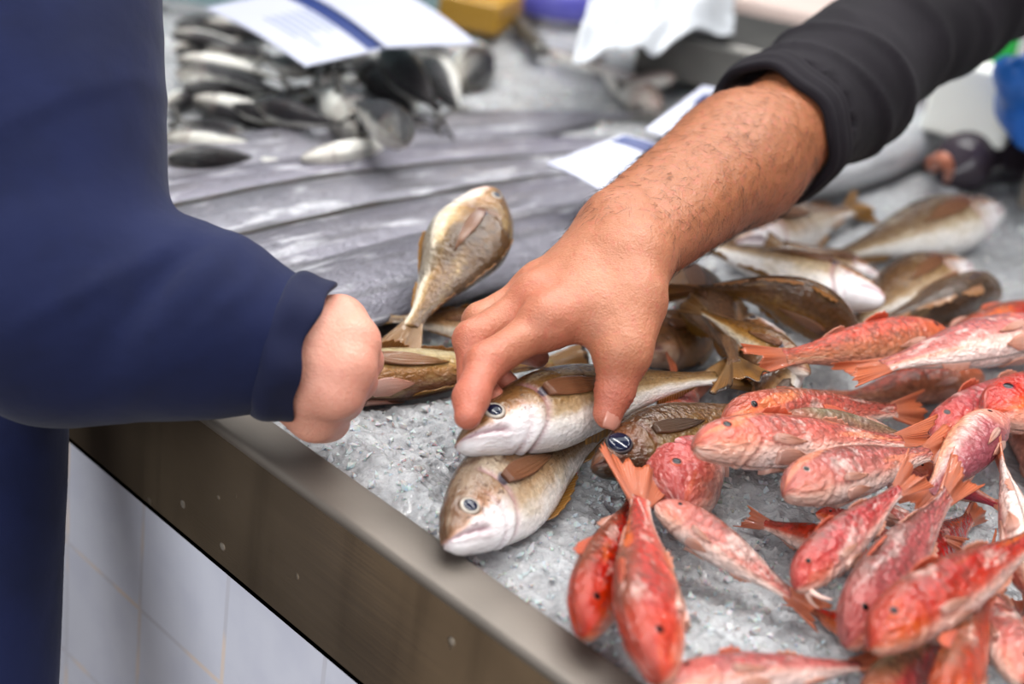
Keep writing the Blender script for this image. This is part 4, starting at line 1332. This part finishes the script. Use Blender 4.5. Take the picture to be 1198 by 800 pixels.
# forearm + palm
P = vol.F
el2 = J['elbow'] + (J['elbow'] - J['mid']) * 0.3
vol.cone(P, J['wristR'], J['mid'], .0185, .034, .01)
vol.cone(P, J['mid'], el2, .034, .036, .02)
vol.cone(P, J['wristU'], J['mid'] + (J['wristU'] - J['wristR']) * 0.6, .0185, .031, .012)
for k0, w, r0, r1 in (('i0', .15, .0185, .0130), ('m0', .4, .0180, .0122), ('r0', .7, .0170, .0115), ('p0', .95, .0165, .0105)):
    a = J['wristR'] * (1 - w) + J['wristU'] * w
    vol.cone(P, a, J[k0], r0, r1, .010)
# thenar mass and web
vol.cone(P, J['wristR'] * .85 + J['t0'] * .15, J['t1'], .0185, .0142, .010)
vol.cone(P, J['t1'] * .8 + J['t0'] * .2, J['i0'] * .55 + J['t0'] * .45, .0105, .0110, .010)
vol.cone(P, J['t0'], J['i0'], .0150, .0085, .010)
# thumb
T = np.full_like(vol.F, 0.06)
vol.cone(T, J['t0'], J['t1'], .0148, .0112, .004)
vol.cone(T, J['t1'], J['t2'], .0112, .0098, .004, groove=[(.80, .05, .0005), (.95, .05, .0006)])
vol.cone(T, J['t2'], J['t3'], .0098, .0074, .004, groove=[(.05, .07, .0004)])
# fingers
def finger(n, r, k=.0035):
    D = np.full_like(vol.F, 0.06)
    a, b, c, d = (J[n + str(i)] for i in range(4))
    vol.cone(D, a, b, r * 1.16, r * 1.0, k, groove=[(.96, .05, .0005)])
    vol.cone(D, b, c, r * 1.0, r * .93, k, groove=[(.06, .06, .0005), (.95, .06, .0005)])
    vol.cone(D, c, d, r * .93, r * .72, k)
    vol.cone(D, b, b, r * 1.04, r * 1.04, .003)
    return D
Fg = None
for n, r in (('i', .0089), ('m', .0090), ('r', .0086), ('p', .0077)):
    D = finger(n, r)
    Fg = D if Fg is None else smin(Fg, D, .0012)
F = smin(smin(P, Fg, .006), T, .005)
# knuckle heads and tendons on the back of the hand
for n, r in (('i0', .0125), ('m0', .012), ('r0', .011)):
    up_ = J[n] - viewdir * .002 + np.array([0, 0, .004])
    vol.cone(F, up_, up_, r * .8, r * .8, .008)
V, Q = vol.mesh(F)
V = relax(V, Q, 3, .5)
N = vnormals(V, Q)
# fine skin folds over the finger joints and wrist
amp = np.zeros(len(V))
for jn, r, nrm in (('i1', .009, .0003), ('m1', .009, .0003), ('t2', .010, .00045), ('i0', .012, .0002), ('t1', .011, .0002)):
    ax = J[jn[0] + str(int(jn[1]) + 1)] - J[jn]
    ax = ax / np.linalg.norm(ax)
    s_ = (V - J[jn]) @ ax
    amp += nrm * near(V, J[jn], r * 1.2) * np.sin(s_ * 2 * np.pi / .0028 + 1.5 * vnoise(V * 160, 4))
amp += .00035 * vnoise(V * 180, 11) * (1 - .0)
V = V + N * amp[:, None]
red = np.clip(sum(near(V, J[n], r) for n, r in (('i0', .016), ('m0', .014), ('i1', .014), ('m1', .012), ('i3', .018), ('m3', .014), ('r3', .012), ('p3', .012), ('t3', .016), ('t2', .012), ('i2', .014), ('m2', .014), ('r2', .012))), 0, 1)
ax = J['mid'] - J['wristR']; la_ = np.linalg.norm(ax)
arm = smoothstep(-.25, .45, ((V - J['wristR']) @ ax) / la_ ** 2)
vendor = empty('person', (-.22, 1.15, 0.0))
tag(vendor, 'vendor in black shirt with rolled sleeve, bare hairy forearm reaching down to grip a fish', 'person')
mesh_obj('body', V, Q, M['skin'], vendor, attrs=dict(red=red * .8, arm=arm))
HAND_V, HAND_N, HAND_ARM = V, N, arm

# thumbnail
def nail(pt, axis, nrm, w, l, name, parent):
    axis = axis / np.linalg.norm(axis)
    nrm = nrm - axis * (nrm @ axis); nrm /= np.linalg.norm(nrm)
    b = np.cross(axis, nrm)
    u = np.linspace(-1, 1, 13); v = np.linspace(-1, 1, 11)
    U, W = np.meshgrid(u, v, indexing='ij')
    half = w * np.sqrt(np.clip(1 - np.clip(np.abs(W) - .35, 0, 1) ** 2 * 1.2, .2, 1))
    Pn = pt + axis * (W * l)[..., None] + b * (U * half)[..., None] + nrm * (-(U ** 2) * w * .42 - .0004 - .0012 * np.clip(W, 0, 1) ** 2)[..., None]
    v_, f_ = sheet(Pn, .0006)
    mesh_obj(name, v_, f_, M['nail'], parent)
tax = J['t3'] - J['t2']
tn = -RW[:, 2] * .75 + RW[:, 0] * .6 + RW[:, 1] * .15
tnu = tn - tax / np.linalg.norm(tax) * (tn @ tax) / np.linalg.norm(tax); tnu /= np.linalg.norm(tnu)
nail(J['t3'] + tax / np.linalg.norm(tax) * .0012 + tnu * .0073, tax, tn, .0056, .0064, 'thumbnail', vendor)

# arm hair: fine strands lying down the forearm
r_ = np.random.default_rng(3)
cand = np.where((arm > .25) & (((V - J['elbow']) @ ax) < 0))[0]
w_ = arm[cand] * (0.35 + vnoise(V[cand] * 40, 8) * .5 + .5); w_ = np.clip(w_, .02, None)
pick = r_.choice(cand, 6000, replace=False, p=w_ / w_.sum())
hv, hf, nn = [], [], 0
adir = -ax / la_
for i in pick:
    t0 = adir + .55 * r_.normal(size=3); t0 -= N[i] * (t0 @ N[i]); t0 /= np.linalg.norm(t0)
    ln = r_.uniform(.004, .011)
    s_ = np.linspace(0, 1, 5)
    cv = r_.normal() * .25
    sd = np.cross(N[i], t0)
    pts = V[i] + np.outer(s_ * ln, t0) + np.outer(s_ ** 2 * ln * cv, sd) + np.outer((.0002 + .35 * ln * s_ * (1 - .6 * s_)), N[i])
    v_, f_ = tube_mesh(pts, .00008 * (1.1 - s_), 3, cap=False)
    hv.append(v_); hf.append(np.asarray(f_[0]) + nn); nn += len(v_)
h_ = mesh_obj('arm_hair', np.concatenate(hv), np.concatenate(hf), M['hair'], vendor)
h_['kind'] = 'stuff'

# black sleeve, rolled up to below the elbow, and the shirt it belongs to
S = dict(c0=atd(900, 158, .868), c1=atd(935, 128, .890), e=atd(985, 100, .930), u=atd(1108, -10, 1.02), sh=np.array([-.43, .85, 1.17]), ch=np.array([-.25, 1.12, 1.13]), be=np.array([-.22, 1.15, .80]), ot=np.array([-.06, 1.30, 1.19]), hp=np.array([-.22, 1.15, .72]))
def cloth_vol(cones, h, margin, k, folds, name, mat, parent, it=3, extra=None):
    pts = np.array([c[i] for c in cones for i in (0, 1)])
    R = max(max(c[2], c[3]) for c in cones)
    vo = Vol(pts.min(0) - R - margin, pts.max(0) + R + margin, h)
    for c in cones:
        vo.cone(vo.F, c[0], c[1], c[2], c[3], c[4] if len(c) > 4 else k, margin=.05)
    if extra:
        extra(vo)
    V, Q = vo.mesh(vo.F)
    V = relax(V, Q, it)
    N = vnormals(V, Q)
    V = V + N * folds(V)[:, None]
    V = relax(V, Q, 1)
    return mesh_obj(name, V, Q, mat, parent)
axs = (S['e'] - S['c0']) / np.linalg.norm(S['e'] - S['c0'])
axu = (S['u'] - S['e']) / np.linalg.norm(S['u'] - S['e'])
vv = np.cross(axu, RW[:, 2]); vv /= np.linalg.norm(vv)
def fold_sleeve(V):
    q = np.stack([(V - S['c0']) @ axu * 26, (V - S['c0']) @ vv * 9, (V - S['c0']) @ np.cross(axu, vv) * 9], -1)
    f = .0034 * vnoise(q, 21) + .0022 * vnoise(q * 2.1, 22)
    g = vnoise(q * np.array([.6, 1.2, 1.2]), 23)
    g2 = vnoise(np.stack([q[:, 0] * .9 + q[:, 1] * .8, q[:, 1] * .5, q[:, 2] * .5], -1) * 1.2, 24)
    return f + .004 * (1 - np.abs(g)) ** 5 + .004 * (1 - np.abs(g2)) ** 6
def hollow(vo):
    # the open end of the sleeve
    vo.cone(vo.F, S['c0'] - axs * .03, S['c0'] + axs * .012, .042, .041, .003, mode='sub')
cloth_vol([(S['c0'] + axs * .008, S['e'], .0425, .0415, .01), (S['e'], S['u'], .0415, .047, .02), (S['u'], S['sh'], .047, .075, .03), (S['sh'], S['ch'], .09, .15, .05),
           (S['ch'], S['be'], .15, .16, .05), (S['ot'], S['ch'], .12, .15, .05)], .0035, .02, .02, fold_sleeve, 'shirt', M['black'], vendor, extra=hollow)
def legs(parent, c, side, mat):
    no = lambda V: .003 * vnoise(V * 14, 61)
    s_ = np.asarray(side, float)
    cloth_vol([(c + s_ * .09, c - s_ * .09, .12, .12), (c + s_ * .09, c + s_ * .10 + [0, 0, .46 - c[2]], .095, .065), (c + s_ * .10 + [0, 0, .46 - c[2]], c + s_ * .10 + [0, 0, .06 - c[2]], .065, .058),
               (c - s_ * .09, c - s_ * .10 + [0, 0, .46 - c[2]], .095, .065), (c - s_ * .10 + [0, 0, .46 - c[2]], c - s_ * .10 + [0, 0, .06 - c[2]], .065, .058)], .008, .02, .03, no, 'trousers', mat, parent)
legs(vendor, S['hp'], (.8, .6, 0), M['trouser'])
# rolled cuff: stacked turns of cloth
an = np.linspace(0, 2 * np.pi, 72, endpoint=False)
u1 = np.cross(axs, RW[:, 2]); u1 /= np.linalg.norm(u1); u2 = np.cross(axs, u1)
def cuff(center, axis, a1, a2, r, wid, thick, name, mat, parent, seed, turns=3, skew=0.0):
    nr = 26
    th = np.linspace(0, 2 * np.pi, nr, endpoint=False)
    V = []
    for k, a in enumerate(an):
        rad = a1 * math.cos(a) + a2 * math.sin(a)
        wob = .0016 * math.sin(3 * a + seed) + .0012 * math.sin(7 * a + 2 * seed)
        for t in th:
            x = math.cos(t) * wid * .5; y = math.sin(t) * thick * .5
            y += (.0010 * math.sin((x / wid + .5) * turns * 2 * math.pi + .8 * math.sin(2 * a + seed))) if math.sin(t) > 0 else 0
            V.append(center + axis * (x + wob + skew * math.cos(a)) + rad * (r + y + wob * .6))
    m = len(an)
    i, j = np.meshgrid(np.arange(m), np.arange(nr), indexing='ij')
    q = np.stack([i * nr + j, i * nr + (j + 1) % nr, ((i + 1) % m) * nr + (j + 1) % nr, ((i + 1) % m) * nr + j], -1).reshape(-1, 4)
    return mesh_obj(name, np.array(V), q, mat, parent)
cuff(S['c0'] + axs * .010, axs, u1, u2, .0425, .026, .009, 'rolled_cuff', M['black'], vendor, 1.3, 3, .004)

# ================================================================== the customer
K = dict(sh=atd(20, -330, .74), el=atd(62, 362, .665), fo=atd(226, 380, .665), wr=atd(350, 410, .668),
         n=np.array([-.93, -.10, 1.20]), hip=np.array([-.86, -.165, .78]), hem=np.array([-.86, -.17, .42]), k0=atd(-5, 500, .735), k1=atd(-35, 980, .735), hp=np.array([-.86, -.17, .70]))
print('COAT', K['k0'], K['k1'], K['el'], K['sh'])
customer = empty('person', (K['hip'][0], K['hip'][1], 0.0))
tag(customer, 'customer in a navy blue jacket waiting with a loosely closed hand over the counter', 'person')
axf = (K['wr'] - K['fo']) / np.linalg.norm(K['wr'] - K['fo'])
def fold_jacket(V):
    q = np.stack([(V @ RW[:, 0]) * 16, (V @ RW[:, 1]) * 7, (V @ RW[:, 2]) * 7], -1)
    ck = atd(205, 300, .62)
    near_ck = near(V, ck, .05)
    d = (V - ck) @ (RW[:, 0] * .8 + RW[:, 1] * .6)
    return .0045 * vnoise(q, 31) + .003 * near(V, ck, .12) * (1 - np.abs(vnoise(np.stack([(V @ (RW[:, 0] * .5 + RW[:, 1] * .85)) * 38, (V @ (RW[:, 0] * .85 - RW[:, 1] * .5)) * 7, (V @ RW[:, 2]) * 7], -1), 33))) ** 4 + .0016 * vnoise(q * 2.4, 32) - .004 * near_ck * np.exp(-(d / .006) ** 2) + .003 * near_ck * np.exp(-((d - .014) / .009) ** 2)
def open_end(vo):
    vo.cone(vo.F, K['wr'] + axf * .002, K['wr'] + axf * .05, .0295, .032, .004, mode='sub')
cloth_vol([(K['sh'], K['el'], .074, .052, .02), (K['el'], K['fo'], .044, .0415, .03), (K['fo'], K['wr'] - axf * .006, .0405, .0325, .02),
           (K['n'], K['hip'], .13, .12, .03), (K['sh'], K['n'], .08, .12, .05), (K['hip'], K['hem'], .12, .13, .05), (K['k0'], K['k1'], .036, .042, .04)],
          .0042, .02, .02, fold_jacket, 'jacket', M['navy'], customer, extra=open_end)
legs(customer, K['hp'], (.8, -.2, 0), M['trouser'])
u1 = np.cross(axf, RW[:, 2]); u1 /= np.linalg.norm(u1); u2 = np.cross(axf, u1)
cuff(K['wr'] - axf * .004, axf, u1, u2, .0325, .020, .006, 'cuff', M['navy_cuff'], customer, .6, 1, .002)
# loosely closed hand, back towards us
G = dict(w=atd(352, 418, .668), i0=atd(396, 376, .672), m0=atd(411, 400, .662), r0=atd(405, 430, .655), p0=atd(393, 460, .655),
         i1=atd(418, 400, .690), m1=atd(425, 422, .682), r1=atd(419, 446, .676), p1=atd(405, 470, .674),
         i2=atd(403, 423, .706), m2=atd(409, 440, .702), r2=atd(401, 460, .696), p2=atd(389, 480, .692),
         i3=atd(387, 426, .702), m3=atd(389, 446, .698), r3=atd(383, 466, .694), p3=atd(375, 482, .690),
         t0=atd(363, 468, .668), t1=atd(371, 486, .672), t2=atd(383, 492, .684), t3=atd(393, 486, .695))
gp = np.array(list(G.values()))
vg = Vol(gp.min(0) - .045, gp.max(0) + .045, .0013)
P = vg.F
vg.cone(P, G['w'] - axf * .035, G['w'], .024, .024, .01, flat=(RW[:, 2], 1.15))
for n, off, r0, r1 in (('i0', -14, .015, .0105), ('m0', -4, .016, .0108), ('r0', 8, .016, .0104), ('p0', 20, .015, .0098)):
    vg.cone(P, G['w'] + RW[:, 1] * off * .0007, G[n], r0, r1, .014)
vg.cone(P, G['w'] + RW[:, 1] * .012, G['t1'], .017, .0115, .010)
Fg = None
for n, r in (('i', .0088), ('m', .0092), ('r', .0088), ('p', .0078)):
    D = np.full_like(vg.F, .06)
    for a, b, ra, rb in ((0, 1, 1.15, 1.02), (1, 2, 1.0, .93), (2, 3, .93, .82)):
        vg.cone(D, G[n + str(a)], G[n + str(b)], r * ra, r * rb, .0035)
    Fg = D if Fg is None else smin(Fg, D, .0014)
D = np.full_like(vg.F, .06)
vg.cone(D, G['t1'], G['t2'], .0108, .0098, .004); vg.cone(D, G['t2'], G['t3'], .0098, .0082, .004)
Fg = smin(Fg, D, .0015)
F = smin(P, Fg, .008)
for n in ('i0', 'm0', 'r0', 'p0'):
    kk = G[n] - RW[:, 2] * .002 + RW[:, 0] * .002
    vg.cone(F, kk, kk, .0102, .0102, .006)
V, Q = vg.mesh(F)
V = relax(V, Q, 5)
N = vnormals(V, Q)
V = V + N * (.0004 * vnoise(V * 120, 41))[:, None]
red = np.clip(sum(near(V, G[n], .014) for n in ('i0', 'm0', 'r0', 'p0', 'i1', 'm1', 'r1', 'p1')), 0, 1)
mesh_obj('body', V, Q, M['skin2'], customer, attrs=dict(red=red * .7, arm=np.zeros(len(V))))
# ------------------------------------------------------------------ price cards and odds and ends on the counter
def card(name, label, p00, p10, p11, p01, bands, lines, group=None, curl=.004):
    """a stiff printed card given by its four corners in the place; printing lies on its face"""
    p00, p10, p11, p01 = (np.asarray(p, float) for p in (p00, p10, p11, p01))
    nrm = np.cross(p10 - p00, p01 - p00); nrm /= np.linalg.norm(nrm)
    nrm = nrm if nrm[2] > 0 else -nrm
    def at(u, v, h=0):
        u, v = np.asarray(u, float)[..., None], np.asarray(v, float)[..., None]
        p = p00 * (1 - u) * (1 - v) + p10 * u * (1 - v) + p11 * u * v + p01 * (1 - u) * v
        return p + nrm * (curl * np.sin(np.pi * u) + h)
    def patch(u0, u1, v0, v1, h, th, n=12):
        U, W = np.meshgrid(np.linspace(u0, u1, n), np.linspace(v0, v1, n), indexing='ij')
        return sheet(at(U, W, h), th)
    v, f = patch(0, 1, 0, 1, 0, .0012)
    root = empty(name, (*((p00 + p10 + p11 + p01) / 4)[:2], v[:, 2].min()))
    tag(root, label, 'sign', group)
    mesh_obj('card', v, f, M['paper'], root, smooth=False)
    for b in bands:
        v, f = patch(*b, .0008, .0004)
        mesh_obj('blue_band', v, f, M['ink_blue'], root, smooth=False)
    for b in lines:
        v, f = patch(*b, .0008, .0003, 6)
        mesh_obj('print_line', v, f, M['ink_grey'], root, smooth=False)
    return root
def stand(px, py, z): return onz(px, py, z)
GC = 'price cards with blue bands'
r_ = np.random.default_rng(12)
def scrib(u0, u1, v0, v1, n):
    out = []
    for k in range(n):
        v = v0 + (v1 - v0) * (k + .5) / n
        out.append((u0, u0 + (u1 - u0) * r_.uniform(.55, 1), v - .012, v + .012))
    return out
card('price_card', 'large white price card with a dark blue stripe lying over the small dark fish',
     onz(240, 10, .075), onz(357, 78, .062), onz(452, 57, .075), onz(345, -12, .09), [(.02, .98, .80, .995)], scrib(.35, .85, .25, .8, 6), GC)
card('price_card', 'plain white half of the card at the top, right of the dark blue stripe',
     onz(345, -14, .092), onz(452, 56, .077), onz(557, 51, .075), onz(452, -18, .095), [], [], GC)
card('price_card', 'white price card with a blue band half under the hairy forearm, nearer one',
     onz(640, 192, .055), onz(722, 237, .045), onz(800, 185, .06), onz(728, 158, .07), [(.06, .96, .78, .97)], scrib(.3, .9, .3, .7, 4), GC, .003)
card('price_card', 'white price card with a blue band behind the hairy forearm, farther one',
     onz(755, 152, .06), onz(800, 178, .05), onz(880, 120, .07), onz(822, 100, .085), [(.2, .98, .62, .82)], [], GC, .003)

# crumpled white bag
def blob_sheet(c, ax, ay, az, n, amp, seed, th=.0012):
    U, W = np.meshgrid(np.linspace(-1, 1, n), np.linspace(-1, 1, n), indexing='ij')
    P = np.asarray(c) + U[..., None] * ax + W[..., None] * ay + ((1 - U ** 2) * (1 - W ** 2) * 1.0)[..., None] * az
    q = np.stack([U * 2.2 + seed, W * 2.2], -1)
    P = P + (amp * (vnoise(q, seed) + .5 * vnoise(q * 2.3, seed + 1)))[..., None] * np.asarray(az) / np.linalg.norm(az)
    return sheet(P, th)
c = onz(780, 2, .085)
ex, ey = onz(860, 5, .06) - onz(700, 22, .06), onz(790, -30, .06) - onz(775, 60, .06)
v, f = blob_sheet(c, ex * .5, ey * .36, np.array([0, 0, .035]), 40, .02, 4)
o = mesh_obj('plastic_bag', v, f, M['plastic_white']); tag(o, 'crumpled white plastic bag lying at the back of the tray', 'bag')

def rounded_box(name, label, cat, ctr, sx, sy, sz, rot, mat, bev=.006, tilt=0):
    v, f = box_mesh((-sx / 2, -sy / 2, 0), (sx / 2, sy / 2, sz))
    cr, sr = math.cos(rot), math.sin(rot)
    ct, st = math.cos(tilt), math.sin(tilt)
    v = v @ np.array([[ct, 0, st], [0, 1, 0], [-st, 0, ct]]).T
    v = v @ np.array([[cr, -sr, 0], [sr, cr, 0], [0, 0, 1]]).T + np.asarray(ctr)
    o = mesh_obj(name, v, f, mat, smooth=False)
    bevel(o, bev, 3)
    tag(o, label, cat)
    return o
def icez(px, py, dz=0.009): return onz(px, py, dz)
rounded_box('plastic_crate', 'bright yellow plastic crate edge at the top centre', 'crate', icez(572, -6), .15, .10, .06, .6, M['yellow'])
rounded_box('plastic_tub', 'ochre yellow tub beside the bright yellow crate', 'tub', icez(535, 22), .12, .10, .035, .5, M['tan'])
rounded_box('steel_ruler', 'dark brown steel bar lying behind the ice at the top centre', 'bar', icez(610, 38), .20, .018, .012, 2.55, M['steel_dark'], .003)
# tape roll
def ring(name, label, ctr, R, r, h, mat):
    n, m = 64, 14
    a = np.linspace(0, 2 * np.pi, n, endpoint=False); t = np.linspace(0, 2 * np.pi, m, endpoint=False)
    A, T_ = np.meshgrid(a, t, indexing='ij')
    se = lambda x: np.sign(x) * np.abs(x) ** .5
    rad = R + r * se(np.cos(T_)); z = h / 2 + h / 2 * se(np.sin(T_))
    V = np.stack([rad * np.cos(A), rad * np.sin(A), z], -1).reshape(-1, 3) + np.asarray(ctr)
    i, j = np.meshgrid(np.arange(n), np.arange(m), indexing='ij')
    q = np.stack([i * m + j, ((i + 1) % n) * m + j, ((i + 1) % n) * m + (j + 1) % m, i * m + (j + 1) % m], -1).reshape(-1, 4)
    o = mesh_obj(name, V, q, mat); tag(o, label, 'tape'); return o
ring('tape_roll', 'violet blue roll of tape standing at the back near the yellow crate', icez(650, 14), .042, .016, .035, M['violet'])
rounded_box('teal_board', 'grey teal board at the top left behind the small dark fish', 'board', icez(225, 2, .012), .5, .03, .12, .66, M['teal'])
# grey tray end and beige board behind the bag
rounded_box('steel_pan', 'grey steel pan end behind the black sleeve', 'pan', icez(838, 84), .15, .18, .05, .5, M['steel_dark'])
rounded_box('cutting_board', 'pale pinkish board behind the rolled black sleeve', 'board', icez(912, 36), .20, .16, .045, .5, M['board'])
rounded_box('rubber_mat', 'dark rubber strip at the back edge behind the pale board', 'mat', icez(880, -14), .3, .03, .05, 2.3, M['rubber'])
# right: foam block, green and blue things, dark monkfish
rounded_box('foam_block', 'white foam block behind the big silver fish, under the sleeve', 'foam', onz(1130, 158, .04), .075, .05, .065, .3, M['foam'], .004)
rounded_box('green_tub', 'green plastic tub between the foam block and the blue glove', 'tub', icez(1158, 112), .03, .04, .08, .4, M['green'])
def blob(name, label, cat, cones, h, k, mat, amp=.002, fr=30, seed=5):
    pts = np.array([c[i] for c in cones for i in (0, 1)]); R = max(max(c[2], c[3]) for c in cones)
    vo = Vol(pts.min(0) - R - .01, pts.max(0) + R + .01, h)
    for c in cones: vo.cone(vo.F, *c[:4], k, margin=.04)
    V, Q = vo.mesh(vo.F); V = relax(V, Q, 3); N = vnormals(V, Q)
    V = V + N * (amp * vnoise(V * fr, seed))[:, None]
    o = mesh_obj(name, V, Q, mat); tag(o, label, cat); return o
b0 = onz(1178, 125, .05)
blob('rubber_glove', 'bright blue rubber glove hanging at the right edge', 'glove',
     [(onz(1186, 85, .13), onz(1196, 125, .085), .014, .020), (onz(1196, 125, .085), onz(1212, 150, .075), .020, .022), (onz(1176, 78, .13), onz(1188, 110, .09), .008, .012), (onz(1212, 80, .13), onz(1205, 130, .06), .014, .02)], .004, .012, M['blue'])
blob('monkfish', 'dark blackish fish lump below the white foam block', 'fish',
     [(onz(1125, 190, .02), onz(1165, 165, .03), .028, .035), (onz(1160, 168, .03), onz(1188, 170, .03), .033, .034), (onz(1110, 205, .012), onz(1130, 195, .02), .014, .022)], .004, .015, M['monkfish'], .004, 28)
# orange claw
pts = np.array([onz(1092, 192, .02), onz(1103, 186, .04), onz(1110, 196, .035), onz(1108, 210, .015)])
s_ = np.linspace(0, 1, 24)
cv = np.stack([prof(list(zip([0, .33, .66, 1], pts[:, d])), s_) for d in range(3)], -1)
v, f = tube_mesh(cv, .0075 * (1.05 - s_ * .6), 12)
o = mesh_obj('crab_claw', v, f, M['claw']); tag(o, 'curved orange brown claw below the foam block', 'shellfish')
rounded_box('steel_divider', 'steel divider edge at the far right beyond the ice', 'divider', icez(1210, 226), .02, .12, .05, .35, M['steel_rim'], .004)
# ------------------------------------------------------------------ light and camera
w = bpy.data.worlds.new('daylight')
bpy.context.scene.world = w
w.use_nodes = True
nt = w.node_tree
bg = nt.nodes['Background']
tc = nt.nodes.new('ShaderNodeTexCoord')
sp_ = nt.nodes.new('ShaderNodeSeparateXYZ')
nt.links.new(tc.outputs['Generated'], sp_.inputs[0])
cr = nt.nodes.new('ShaderNodeValToRGB')
cr.color_ramp.elements[0].position = 0.0
cr.color_ramp.elements[0].color = (0.44, 0.43, 0.44, 1)
cr.color_ramp.elements[1].position = 0.75
cr.color_ramp.elements[1].color = (0.90, 0.93, 1.0, 1)
nt.links.new(sp_.outputs['Z'], cr.inputs[0])
nt.links.new(cr.outputs[0], bg.inputs['Color'])
bg.inputs['Strength'].default_value = 0.46

def area(name, loc, target, size, size_y, power, col=(1, 1, 1)):
    l = bpy.data.lights.new(name, 'AREA')
    l.shape = 'RECTANGLE'; l.size = size; l.size_y = size_y; l.energy = power; l.color = col
    o = bpy.data.objects.new(name, l)
    o.location = loc
    o.rotation_euler = (Vector(target) - Vector(loc)).to_track_quat('-Z', 'Y').to_euler()
    C.objects.link(o)
    return o
tgt = (-0.45, 0.3, 0.86)
area('skylight', (-1.6, 0.9, 3.4), tgt, 2.2, 1.4, 34, (0.95, 0.98, 1.0))
area('front_fill', (0.3, -3.4, 2.4), (-0.5, 0, 0.8), 3.6, 2.0, 115, (0.96, 0.98, 1.0))  # broad soft fill, added to brighten the tiles and steel panel from the front
for lx, ly, lz in ((-0.3, 1.1, 2.5), (0.5, 0.6, 2.6), (-1.2, 0.1, 2.5), (-1.1, 1.6, 2.5), (0.1, -0.2, 2.7), (-0.5, 0.5, 2.7)):
    area('lamp', (lx, ly, lz), (lx, ly, 0), 1.2, 0.05, 12, (1.0, 0.98, 0.95))

cam = bpy.data.cameras.new('camera')
cam.sensor_width = 36.0
cam.lens = F_PX * 36.0 / 1198.0
cam.clip_start = 0.02
co = bpy.data.objects.new('camera', cam)
from mathutils import Matrix
r_, d_, f_ = RW[:, 0], RW[:, 1], RW[:, 2]
Mx = Matrix(((r_[0], -d_[0], -f_[0], CAM[0]), (r_[1], -d_[1], -f_[1], CAM[1]), (r_[2], -d_[2], -f_[2], CAM[2]), (0, 0, 0, 1)))
co.matrix_world = Mx
C.objects.link(co)
cam.dof.use_dof = True
cam.dof.focus_distance = 0.715
cam.dof.aperture_fstop = 4.5
bpy.context.scene.camera = co
vs = bpy.context.scene.view_settings
vs.view_transform = 'Standard'
vs.look = 'None'
vs.gamma = 1.0
vs.exposure = 0.04
vs.use_curve_mapping = False
